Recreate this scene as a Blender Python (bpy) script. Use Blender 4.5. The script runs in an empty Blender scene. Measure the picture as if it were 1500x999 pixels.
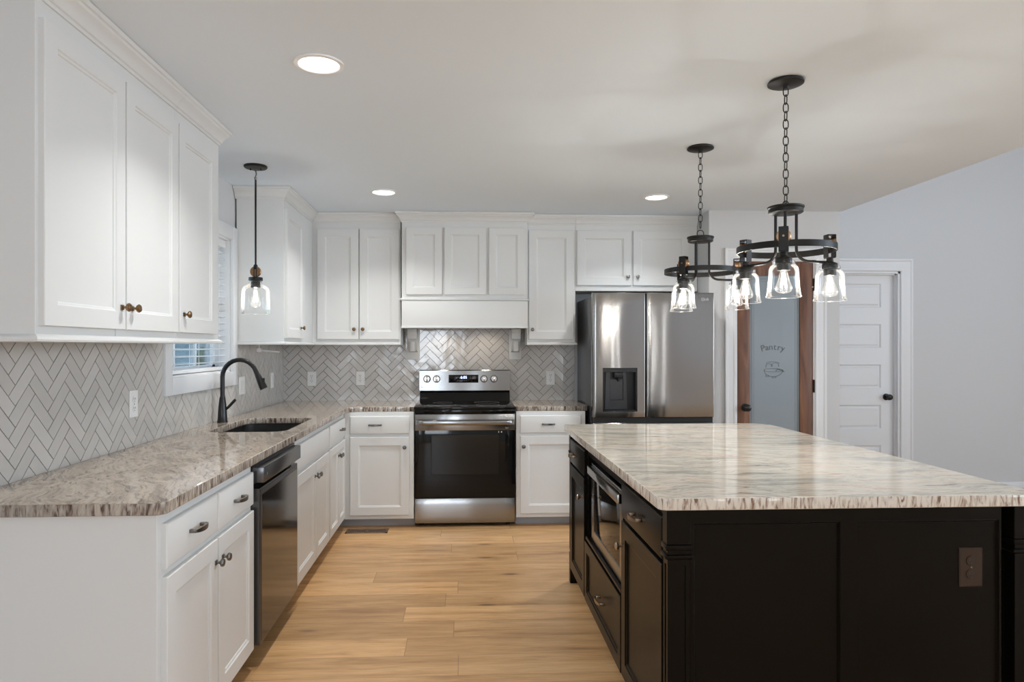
import bpy, bmesh, math, random
from mathutils import Vector, Matrix
random.seed(7)
sc = bpy.context.scene
COL = sc.collection
PI = math.pi
R = math.radians

# ------------------------------------------------------------------ camera, world, lights, exposure
cd = bpy.data.cameras.new('camera'); cam = bpy.data.objects.new('camera', cd); COL.objects.link(cam)
cam.location = (0, 0, 1.37); cam.rotation_euler = (PI/2, 0, -math.atan(.05))
cd.sensor_width = 36; cd.lens = 24.0; cd.shift_x = .014; cd.shift_y = .00567
cd.clip_start = .05; cd.clip_end = 200
sc.camera = cam
sc.view_settings.view_transform = 'Standard'; sc.view_settings.look = 'None'
sc.view_settings.gamma = 1; sc.view_settings.use_curve_mapping = False
sc.view_settings.exposure = 0.0
w = bpy.data.worlds.new('sky'); sc.world = w; w.use_nodes = True
w.node_tree.nodes['Background'].inputs[0].default_value = (.62, .80, 1.0, 1)
w.node_tree.nodes['Background'].inputs[1].default_value = 6.0
sc.cycles.max_bounces = 10; sc.cycles.diffuse_bounces = 5; sc.cycles.glossy_bounces = 4
sc.cycles.transmission_bounces = 6; sc.cycles.transparent_max_bounces = 16
sc.cycles.caustics_reflective = False; sc.cycles.caustics_refractive = False
sc.cycles.sample_clamp_indirect = 6
sc.cycles.use_denoising = True

def area(name, loc, rot, sx, sy, energy, color):
    l = bpy.data.lights.new(name, 'AREA'); l.shape = 'RECTANGLE'; l.size = sx; l.size_y = sy
    l.energy = energy; l.color = color
    o = bpy.data.objects.new(name, l); COL.objects.link(o); o.location = loc; o.rotation_euler = rot
    return o
# added area lamps as daylight at made-up windows, rear, right and left
W_REAR, W_SIDE, W_LEFT, BULB, CAN = 30, 95, 22, 5.9, 8.8
REAR = ((-.75, .90, .8, 2.2), (2.50, .14, .3, 2.2), (3.42, .14, .3, 2.2))   # centre, width, sill, head; narrow pair added for streaks in the steel
for wx, ww, z0, z1 in REAR:
    area('window_daylight', (wx, -4.36, (z0+z1)/2), (PI/2, 0, 0), ww-.08, z1-z0-.08, W_REAR*ww*(z1-z0)*.8, (1, .95, .88) if ww < .5 else (.93, .96, 1))
area('window_daylight', (7.36, 1.6, 1.9), (PI/2, 0, PI/2), 2.5, 2.3, W_SIDE, (.90, .95, 1))
area('window_daylight', (7.36, -2.4, 1.9), (PI/2, 0, PI/2), 2.5, 2.3, W_SIDE, (.90, .95, 1))
area('window_daylight', (-1.58, -2.4, 1.5), (PI/2, 0, -PI/2), 1.7, 1.4, W_LEFT, (.93, .96, 1))

# ------------------------------------------------------------------ materials
def new_mat(name):
    m = bpy.data.materials.new(name); m.use_nodes = True
    nt = m.node_tree; b = nt.nodes['Principled BSDF']
    return m, nt, b
def nd(nt, t, **k):
    n = nt.nodes.new('ShaderNode' + t)
    for a, v in k.items():
        if a.startswith('i_'): n.inputs[int(a[2:])].default_value = v
        else: setattr(n, a, v)
    return n
def pmat(name, col, rough=.5, metal=0., spec=.5, coat=0., bump=0., bscale=200., aniso=0., emit=None, es=0., cvar=0.):
    m, nt, b = new_mat(name)
    b.inputs['Base Color'].default_value = (*col, 1); b.inputs['Roughness'].default_value = rough
    b.inputs['Metallic'].default_value = metal; b.inputs['Specular IOR Level'].default_value = spec
    b.inputs['Coat Weight'].default_value = coat; b.inputs['Anisotropic'].default_value = aniso
    if emit: b.inputs['Emission Color'].default_value = (*emit, 1); b.inputs['Emission Strength'].default_value = es
    tc = nd(nt, 'TexCoord')
    ns = nd(nt, 'TexNoise'); ns.inputs['Scale'].default_value = bscale; ns.inputs['Detail'].default_value = 3
    nt.links.new(tc.outputs['Object'], ns.inputs['Vector'])
    if bump:
        bp = nd(nt, 'Bump'); bp.inputs['Strength'].default_value = bump; bp.inputs['Distance'].default_value = .002
        nt.links.new(ns.outputs['Fac'], bp.inputs['Height']); nt.links.new(bp.outputs[0], b.inputs['Normal'])
    n2 = nd(nt, 'TexNoise'); n2.inputs['Scale'].default_value = 3
    nt.links.new(tc.outputs['Object'], n2.inputs['Vector'])
    mr = nd(nt, 'MapRange'); mr.inputs['To Min'].default_value = 1-cvar; mr.inputs['To Max'].default_value = 1+cvar
    nt.links.new(n2.outputs['Fac'], mr.inputs['Value'])
    hs = nd(nt, 'HueSaturation'); hs.inputs['Color'].default_value = (*col, 1)
    nt.links.new(mr.outputs[0], hs.inputs['Value']); nt.links.new(hs.outputs[0], b.inputs['Base Color'])
    return m
M = {}
M['cab'] = pmat('white_cabinet_paint', (.69, .70, .695), .5, bump=.05, bscale=300)
M['trimw'] = pmat('white_trim_paint', (.72, .73, .745), .4)
M['wall'] = pmat('grey_wall_paint', (.62, .63, .64), .7, bump=.15, bscale=400)
M['ceil'] = pmat('ceiling_paint', (.765, .85, .935), .75, bump=.1, bscale=300)
M['wallw'] = pmat('light_wall_paint', (.56, .56, .56), .7, bump=.15, bscale=400)
M['black'] = pmat('espresso_black_paint', (.0042, .0032, .0022), .28, spec=.12, bump=.06, bscale=250)
M['bronze'] = pmat('oil_rubbed_bronze', (.013, .012, .011), .42, metal=.3, spec=.35)
M['faucet'] = pmat('matte_black_metal', (.012, .012, .013), .3, metal=.3)
M['copper'] = pmat('aged_copper', (.34, .20, .11), .36, metal=1, cvar=.4)
M['knobbr'] = pmat('antique_brass', (.23, .15, .085), .3, metal=1, cvar=.3)
M['pewter'] = pmat('pewter', (.22, .21, .20), .3, metal=1)
M['satinbr'] = pmat('satin_bronze', (.42, .33, .25), .28, metal=1)
M['darkst'] = pmat('black_stainless', (.13, .13, .135), .25, metal=.9, aniso=.5)
M['dwglass'] = pmat('black_stainless_mirror', (.10, .095, .09), .09, metal=.9)
M['fridgeside'] = pmat('dark_grey_steel', (.10, .10, .105), .35, metal=.3)
M['blackpl'] = pmat('black_plastic', (.010, .010, .011), .35, spec=.35)
M['blackpl2'] = pmat('charcoal_plastic', (.030, .031, .034), .3)
M['gapblack'] = pmat('gasket_black', (.006, .006, .007), .6)
M['blackglass'] = pmat('black_oven_glass', (.005, .005, .005), .05, spec=.28)
M['ovenwin'] = pmat('smoked_oven_window', (.011, .011, .010), .08, spec=.3)
M['plate'] = pmat('white_plastic', (.78, .78, .77), .35)
M['slot'] = pmat('dark_slots', (.03, .03, .03), .6)
M['brownplate'] = pmat('brown_plastic', (.036, .020, .012), .35, spec=.25)
M['sink'] = pmat('black_composite', (.012, .012, .012), .45, bump=.1, bscale=600)
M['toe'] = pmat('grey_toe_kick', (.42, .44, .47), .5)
M['grout'] = pmat('grey_grout', (.20, .185, .18), .9, bump=.2, bscale=500)
M['lens'] = pmat('lit_diffuser', (.9, .9, .9), .5, emit=(1, .98, .95), es=4.5)
M['reflector'] = pmat('white_reflector', (.85, .85, .85), .35)
M['filament'] = pmat('glowing_filament', (1, .9, .7), .5, emit=(1, .93, .82), es=60)
M['digits'] = pmat('lit_digits', (.5, .6, 1), .5, emit=(.55, .65, 1), es=3)
M['mark'] = pmat('pale_marking', (.6, .6, .6), .4)
M['markdim'] = pmat('grey_marking', (.10, .10, .10), .4)
M['dial'] = pmat('polished_steel', (.62, .60, .57), .15, metal=1)
M['blind'] = pmat('white_blind', (.82, .83, .84), .4)
M['clearpl'] = pmat('acrylic', (.75, .75, .75), .12, spec=.6)
M['lawn'] = pmat('lawn', (.10, .16, .06), .9, cvar=.3)
M['vent'] = pmat('brown_register', (.20, .13, .085), .45, metal=.3)
M['etch'] = pmat('etched_lettering', (.10, .115, .125), .6)
M['bark'] = pmat('bark', (.12, .09, .07), .9, cvar=.3)
M['leaf'] = pmat('foliage', (.06, .12, .035), .8, cvar=.5)
M['shingle'] = pmat('shingles', (.10, .10, .11), .9, cvar=.2)

def steel(name, col, rough, wave, vertical=True):
    m, nt, b = new_mat(name)
    b.inputs['Metallic'].default_value = 1; b.inputs['Anisotropic'].default_value = .8; b.inputs['Anisotropic Rotation'].default_value = .25
    b.inputs['Base Color'].default_value = (*col, 1)
    tc = nd(nt, 'TexCoord'); mp = nd(nt, 'Mapping'); mp.inputs['Scale'].default_value = (1.5, 1.5, 400) if vertical else (400, 400, 1.5)
    n = nd(nt, 'TexNoise'); n.inputs['Scale'].default_value = 1; n.inputs['Detail'].default_value = 4
    nt.links.new(tc.outputs['Object'], mp.inputs[0]); nt.links.new(mp.outputs[0], n.inputs['Vector'])
    mr = nd(nt, 'MapRange'); mr.inputs['To Min'].default_value = rough*.8; mr.inputs['To Max'].default_value = rough*1.25
    nt.links.new(n.outputs['Fac'], mr.inputs['Value']); nt.links.new(mr.outputs[0], b.inputs['Roughness'])
    mp2 = nd(nt, 'Mapping'); mp2.inputs['Scale'].default_value = (2.2, 2.2, .9)
    n2 = nd(nt, 'TexNoise'); n2.inputs['Scale'].default_value = 1.6; n2.inputs['Detail'].default_value = 0
    nt.links.new(tc.outputs['Object'], mp2.inputs[0]); nt.links.new(mp2.outputs[0], n2.inputs['Vector'])
    bp = nd(nt, 'Bump'); bp.inputs['Strength'].default_value = 1; bp.inputs['Distance'].default_value = wave
    nt.links.new(n2.outputs['Fac'], bp.inputs['Height']); nt.links.new(bp.outputs[0], b.inputs['Normal'])
    return m
M['steel'] = steel('brushed_stainless', (.29, .28, .27), .17, .016)
M['steelr'] = steel('brushed_stainless_range', (.33, .33, .33), .22, .006)

def glass(name, tint, gloss=.10, rough=0.02, fres=True, glow=0., edge=0.):
    m, nt, b = new_mat(name); nt.nodes.remove(b)
    out = nt.nodes['Material Output']
    t = nd(nt, 'BsdfTransparent'); t.inputs[0].default_value = (*tint, 1)
    g = nd(nt, 'BsdfGlossy'); g.inputs['Roughness'].default_value = rough
    mx = nd(nt, 'MixShader'); lw = nd(nt, 'LayerWeight'); lw.inputs['Blend'].default_value = gloss
    pw = nd(nt, 'Math', operation='MULTIPLY'); pw.inputs[1].default_value = .9
    nt.links.new(lw.outputs['Facing' if not fres else 'Fresnel'], pw.inputs[0])
    df = nd(nt, 'BsdfDiffuse'); df.inputs[0].default_value = (.9, .9, .9, 1); tl = nd(nt, 'BsdfTranslucent'); tl.inputs[0].default_value = (.9, .9, .9, 1)
    m1 = nd(nt, 'MixShader'); m2 = nd(nt, 'MixShader'); m2.inputs[0].default_value = edge
    nt.links.new(df.outputs[0], m1.inputs[1]); nt.links.new(tl.outputs[0], m1.inputs[2]); nt.links.new(g.outputs[0], m2.inputs[1]); nt.links.new(m1.outputs[0], m2.inputs[2])
    nt.links.new(pw.outputs[0], mx.inputs[0]); nt.links.new(t.outputs[0], mx.inputs[1]); nt.links.new(m2.outputs[0], mx.inputs[2])
    res = mx.outputs[0]
    if glow:      # a lit bulb glows as a whole
        em = nd(nt, 'Emission'); em.inputs[0].default_value = (1, .96, .9, 1); em.inputs[1].default_value = glow
        ad = nd(nt, 'AddShader'); nt.links.new(res, ad.inputs[0]); nt.links.new(em.outputs[0], ad.inputs[1]); res = ad.outputs[0]
    nt.links.new(res, out.inputs[0])
    return m
M['glass'] = glass('clear_shade_glass', (.985, .99, .99), .25, edge=.09)
M['bulbglass'] = glass('clear_bulb_glass', (.99, .98, .96), .2, glow=.15)
M['pane'] = glass('window_glass', (.93, .96, .98), .3)

def frosted():
    m, nt, b = new_mat('frosted_glass')
    b.inputs['Base Color'].default_value = (.30, .36, .40, 1); b.inputs['Roughness'].default_value = .22
    b.inputs['Specular IOR Level'].default_value = .5; b.inputs['Coat Weight'].default_value = .2
    tc = nd(nt, 'TexCoord'); n = nd(nt, 'TexNoise'); n.inputs['Scale'].default_value = 2
    nt.links.new(tc.outputs['Object'], n.inputs['Vector'])
    r = nd(nt, 'ValToRGB'); r.color_ramp.elements[0].color = (.225, .265, .295, 1); r.color_ramp.elements[1].color = (.25, .29, .32, 1)
    nt.links.new(n.outputs['Fac'], r.inputs[0]); nt.links.new(r.outputs[0], b.inputs['Base Color'])
    return m
M['frost'] = frosted()

def ramp(nt, stops):
    r = nd(nt, 'ValToRGB'); e = r.color_ramp.elements
    while len(e) < len(stops): e.new(.5)
    for i, (p, c) in enumerate(stops): e[i].position = p; e[i].color = (*c, 1)
    return r
def mixc(nt, fac, a, b, mode='MIX', f=None):
    mx = nd(nt, 'Mix', data_type='RGBA', blend_type=mode)
    if f is not None: mx.inputs[0].default_value = f
    if fac is not None: nt.links.new(fac, mx.inputs[0])
    nt.links.new(a, mx.inputs[6])
    if isinstance(b, tuple): mx.inputs[7].default_value = (*b, 1)
    else: nt.links.new(b, mx.inputs[7])
    return mx.outputs[2]

def granite(name, light, along='X', seed=0.):
    m, nt, b = new_mat(name); L = nt.links
    tc = nd(nt, 'TexCoord')
    mp = nd(nt, 'Mapping'); mp.inputs['Location'].default_value = (seed, seed*.7, 0)
    mp.inputs['Rotation'].default_value = (0, 0, R(4) if along == 'X' else R(62))
    L.new(tc.outputs['Object'], mp.inputs[0])
    # large warp
    wn = nd(nt, 'TexNoise'); wn.inputs['Scale'].default_value = 3.2; wn.inputs['Detail'].default_value = 4
    L.new(mp.outputs[0], wn.inputs['Vector'])
    sub = nd(nt, 'VectorMath', operation='SUBTRACT'); sub.inputs[1].default_value = (.5, .5, .5); L.new(wn.outputs['Color'], sub.inputs[0])
    scl = nd(nt, 'VectorMath', operation='MULTIPLY'); scl.inputs[1].default_value = (.45, .20, 0); L.new(sub.outputs[0], scl.inputs[0])
    add = nd(nt, 'VectorMath', operation='ADD'); L.new(mp.outputs[0], add.inputs[0]); L.new(scl.outputs[0], add.inputs[1])
    def sn(sx, sy, sz, det, rgh=.6):
        q = nd(nt, 'Mapping'); q.inputs['Scale'].default_value = (sx, sy, sz); L.new(add.outputs[0], q.inputs[0])
        n = nd(nt, 'TexNoise'); n.inputs['Scale'].default_value = 1; n.inputs['Detail'].default_value = det; n.inputs['Roughness'].default_value = rgh
        L.new(q.outputs[0], n.inputs['Vector']); return n.outputs['Fac']
    big = sn(2.4, 11, 3, 8, .68) if light else sn(4.2, 15, 4, 9, .74)
    if light:
        r1 = ramp(nt, [(.26, (.33, .33, .29)), (.38, (.53, .52, .46)), (.48, (.74, .69, .60)), (.57, (.82, .75, .65)), (.65, (.73, .57, .45)), (.72, (.80, .73, .63)), (.8, (.52, .52, .47))])
    else:
        r1 = ramp(nt, [(.28, (.17, .145, .12)), (.39, (.32, .265, .21)), (.48, (.44, .37, .30)), (.56, (.52, .455, .375)), (.64, (.46, .37, .30)), (.74, (.54, .49, .42)), (.82, (.42, .33, .26))])
    L.new(big, r1.inputs[0]); c = r1.outputs[0]
    fine = sn(16, 75, 20, 6, .75)
    r2 = ramp(nt, [(.36, (.50, .47, .43) if light else (.36, .32, .28)), (.47, (.90, .88, .86)), (.62, (1.06, 1.05, 1.03))])
    L.new(fine, r2.inputs[0]); c = mixc(nt, None, c, r2.outputs[0], 'MULTIPLY', .75 if light else .9)
    # thin dark veins
    v = sn(1.1, 11, 3, 3, .5)
    ab = nd(nt, 'Math', operation='SUBTRACT'); ab.inputs[1].default_value = .5; L.new(v, ab.inputs[0])
    ab2 = nd(nt, 'Math', operation='ABSOLUTE'); L.new(ab.outputs[0], ab2.inputs[0])
    r3 = ramp(nt, [(.0, (1, 1, 1)), (.006, (.6, .6, .6)), (.014, (0, 0, 0))]); L.new(ab2.outputs[0], r3.inputs[0])
    gate = sn(2.5, 5, 2, 2); r4 = ramp(nt, [(.52, (0, 0, 0)), (.62, (1, 1, 1))]); L.new(gate, r4.inputs[0])
    gm = nd(nt, 'Math', operation='MULTIPLY'); L.new(r3.outputs[0], gm.inputs[0]); L.new(r4.outputs[0], gm.inputs[1])
    gm2 = nd(nt, 'Math', operation='MULTIPLY'); L.new(gm.outputs[0], gm2.inputs[0]); gm2.inputs[1].default_value = .75
    c = mixc(nt, gm2.outputs[0], c, (.10, .09, .08))
    # vertical streaks in the cut edges (the bedding of the stone seen in section)
    q = nd(nt, 'Mapping'); q.inputs['Scale'].default_value = (75, 75, 15); L.new(tc.outputs['Object'], q.inputs[0])
    en = nd(nt, 'TexNoise'); en.inputs['Scale'].default_value = 1; en.inputs['Detail'].default_value = 6; en.inputs['Distortion'].default_value = 1.1; L.new(q.outputs[0], en.inputs['Vector'])
    if light: r5 = ramp(nt, [(.33, (.20, .12, .08)), (.42, (.46, .38, .32)), (.52, (.66, .60, .52)), (.7, (.72, .66, .58))])
    else: r5 = ramp(nt, [(.34, (.07, .05, .04)), (.43, (.22, .17, .14)), (.52, (.38, .33, .28)), (.66, (.52, .46, .39))])
    L.new(en.outputs['Fac'], r5.inputs[0])
    ge = nd(nt, 'NewGeometry'); sp = nd(nt, 'SeparateXYZ'); L.new(ge.outputs['True Normal'], sp.inputs[0])
    az = nd(nt, 'Math', operation='ABSOLUTE'); L.new(sp.outputs[2], az.inputs[0])
    lt = nd(nt, 'Math', operation='LESS_THAN'); lt.inputs[1].default_value = .5; L.new(az.outputs[0], lt.inputs[0])
    c = mixc(nt, lt.outputs[0], c, r5.outputs[0])
    L.new(c, b.inputs['Base Color'])
    b.inputs['Roughness'].default_value = .07; b.inputs['Specular IOR Level'].default_value = .45
    return m
M['granite'] = granite('brown_cream_granite', False, 'Y', 3.1)
M['granitel'] = granite('pale_cream_granite', True, 'X', 0.4)

def woodfloor():
    m, nt, b = new_mat('oak_plank_floor'); L = nt.links
    tc = nd(nt, 'TexCoord'); s = nd(nt, 'SeparateXYZ'); L.new(tc.outputs['Object'], s.inputs[0])
    def mth(op, a, bb=None, c=None):
        n = nd(nt, 'Math', operation=op)
        for i, q in enumerate((a, bb, c)):
            if q is None: continue
            if isinstance(q, (int, float)): n.inputs[i].default_value = q
            else: L.new(q, n.inputs[i])
        return n.outputs[0]
    y = mth('DIVIDE', s.outputs[1], .19); row = mth('FLOOR', y); fy = mth('FRACT', y)
    wn = nd(nt, 'TexWhiteNoise', noise_dimensions='1D'); L.new(row, wn.inputs['W'])
    x = mth('ADD', mth('DIVIDE', s.outputs[0], 1.75), mth('MULTIPLY', wn.outputs['Value'], 7.3)); px = mth('FLOOR', x); fx = mth('FRACT', x)
    cb = nd(nt, 'CombineXYZ'); L.new(px, cb.inputs[0]); L.new(row, cb.inputs[1])
    w2 = nd(nt, 'TexWhiteNoise', noise_dimensions='2D'); L.new(cb.outputs[0], w2.inputs['Vector'])
    rnd = w2.outputs['Value']
    # grain
    gx = mth('ADD', mth('MULTIPLY', s.outputs[0], 1.6), mth('MULTIPLY', rnd, 37.)); gy = mth('MULTIPLY', s.outputs[1], 13.)
    gv = nd(nt, 'CombineXYZ'); L.new(gx, gv.inputs[0]); L.new(gy, gv.inputs[1]); L.new(rnd, gv.inputs[2])
    g1 = nd(nt, 'TexNoise'); g1.inputs['Scale'].default_value = 1.0; g1.inputs['Detail'].default_value = 6; g1.inputs['Roughness'].default_value = .62; g1.inputs['Distortion'].default_value = .5
    L.new(gv.outputs[0], g1.inputs['Vector'])
    r1 = ramp(nt, [(.26, (.33, .175, .078)), (.42, (.55, .325, .15)), (.55, (.65, .40, .195)), (.72, (.72, .47, .245))]); L.new(g1.outputs['Fac'], r1.inputs[0])
    gv2 = nd(nt, 'CombineXYZ'); L.new(mth('MULTIPLY', s.outputs[0], 9.), gv2.inputs[0]); L.new(mth('MULTIPLY', s.outputs[1], 160.), gv2.inputs[1]); L.new(rnd, gv2.inputs[2])
    g2 = nd(nt, 'TexNoise'); g2.inputs['Scale'].default_value = 1; g2.inputs['Detail'].default_value = 3; L.new(gv2.outputs[0], g2.inputs['Vector'])
    r2 = ramp(nt, [(.35, (.86, .84, .82)), (.6, (1.04, 1.03, 1.02))]); L.new(g2.outputs['Fac'], r2.inputs[0])
    c = mixc(nt, None, r1.outputs[0], r2.outputs[0], 'MULTIPLY', .8)
    r3 = ramp(nt, [(0, (.80, .77, .73)), (.5, (.97, .97, .97)), (1, (1.13, 1.11, 1.08))]); L.new(rnd, r3.inputs[0])
    c = mixc(nt, None, c, r3.outputs[0], 'MULTIPLY', 1.)
    # knots
    kv = nd(nt, 'CombineXYZ'); L.new(mth('MULTIPLY', gx, 1.15), kv.inputs[0]); L.new(mth('MULTIPLY', s.outputs[1], 5.5), kv.inputs[1])
    vo = nd(nt, 'TexVoronoi'); vo.inputs['Scale'].default_value = 1.0; L.new(kv.outputs[0], vo.inputs['Vector'])
    sc3 = nd(nt, 'SeparateXYZ'); L.new(vo.outputs['Color'], sc3.inputs[0])
    rk = ramp(nt, [(.0, (1, 1, 1)), (.05, (.85, .85, .85)), (.11, (.25, .25, .25)), (.22, (0, 0, 0))]); L.new(vo.outputs['Distance'], rk.inputs[0])
    kg = mth('MULTIPLY', rk.outputs[0], mth('GREATER_THAN', sc3.outputs[0], .45))
    c = mixc(nt, mth('MULTIPLY', kg, .85), c, (.12, .065, .035))
    # seams
    def edge(f, wdt):
        return mth('MAXIMUM', mth('LESS_THAN', f, wdt), mth('GREATER_THAN', f, 1-wdt))
    sm = mth('MAXIMUM', edge(fy, .006), edge(fx, .0009))
    c = mixc(nt, mth('MULTIPLY', sm, .55), c, (.16, .09, .045))
    L.new(c, b.inputs['Base Color'])
    b.inputs['Roughness'].default_value = .36; b.inputs['Specular IOR Level'].default_value = .4
    bp = nd(nt, 'Bump'); bp.inputs['Strength'].default_value = .12; bp.inputs['Distance'].default_value = .002
    hh = mth('SUBTRACT', g2.outputs['Fac'], mth('MULTIPLY', sm, 3.)); L.new(hh, bp.inputs['Height']); L.new(bp.outputs[0], b.inputs['Normal'])
    return m
M['floor'] = woodfloor()

def doorwood():
    m, nt, b = new_mat('stained_rustic_wood'); L = nt.links
    tc = nd(nt, 'TexCoord'); mp = nd(nt, 'Mapping'); mp.inputs['Scale'].default_value = (16, 16, 1.7); L.new(tc.outputs['Object'], mp.inputs[0])
    n = nd(nt, 'TexNoise'); n.inputs['Scale'].default_value = 1; n.inputs['Detail'].default_value = 6; n.inputs['Distortion'].default_value = 1.2; L.new(mp.outputs[0], n.inputs['Vector'])
    r = ramp(nt, [(.25, (.05, .020, .010)), (.42, (.12, .048, .024)), (.60, (.17, .072, .037)), (.70, (.21, .098, .05)), (.80, (.40, .24, .14))])
    L.new(n.outputs['Fac'], r.inputs[0]); L.new(r.outputs[0], b.inputs['Base Color']); b.inputs['Roughness'].default_value = .5
    return m
M['dwood'] = doorwood()

def tilemat():
    m, nt, b = new_mat('glazed_tile'); L = nt.links
    ge = nd(nt, 'NewGeometry'); r = ramp(nt, [(0, (.52, .50, .475)), (.5, (.55, .53, .505)), (1, (.58, .56, .535))])
    L.new(ge.outputs['Random Per Island'], r.inputs[0]); L.new(r.outputs[0], b.inputs['Base Color'])
    b.inputs['Roughness'].default_value = .12; b.inputs['Coat Weight'].default_value = .3
    tc = nd(nt, 'TexCoord'); n = nd(nt, 'TexNoise'); n.inputs['Scale'].default_value = 14; n.inputs['Detail'].default_value = 1; L.new(tc.outputs['Object'], n.inputs['Vector'])
    bp = nd(nt, 'Bump'); bp.inputs['Strength'].default_value = .5; bp.inputs['Distance'].default_value = .004
    L.new(n.outputs['Fac'], bp.inputs['Height']); L.new(bp.outputs[0], b.inputs['Normal'])
    return m
M['tile'] = tilemat()
def siding():
    m, nt, b = new_mat('lap_siding'); L = nt.links
    tc = nd(nt, 'TexCoord'); wv = nd(nt, 'TexWave', wave_type='BANDS', bands_direction='Z', wave_profile='SAW'); wv.inputs['Scale'].default_value = 1.6
    L.new(tc.outputs['Object'], wv.inputs['Vector'])
    r = ramp(nt, [(0, (.36, .50, .60)), (.9, (.50, .66, .76)), (1, (.25, .33, .4))]); L.new(wv.outputs['Fac'], r.inputs[0]); L.new(r.outputs[0], b.inputs['Base Color'])
    b.inputs['Roughness'].default_value = .7; return m
M['siding'] = siding()

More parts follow.
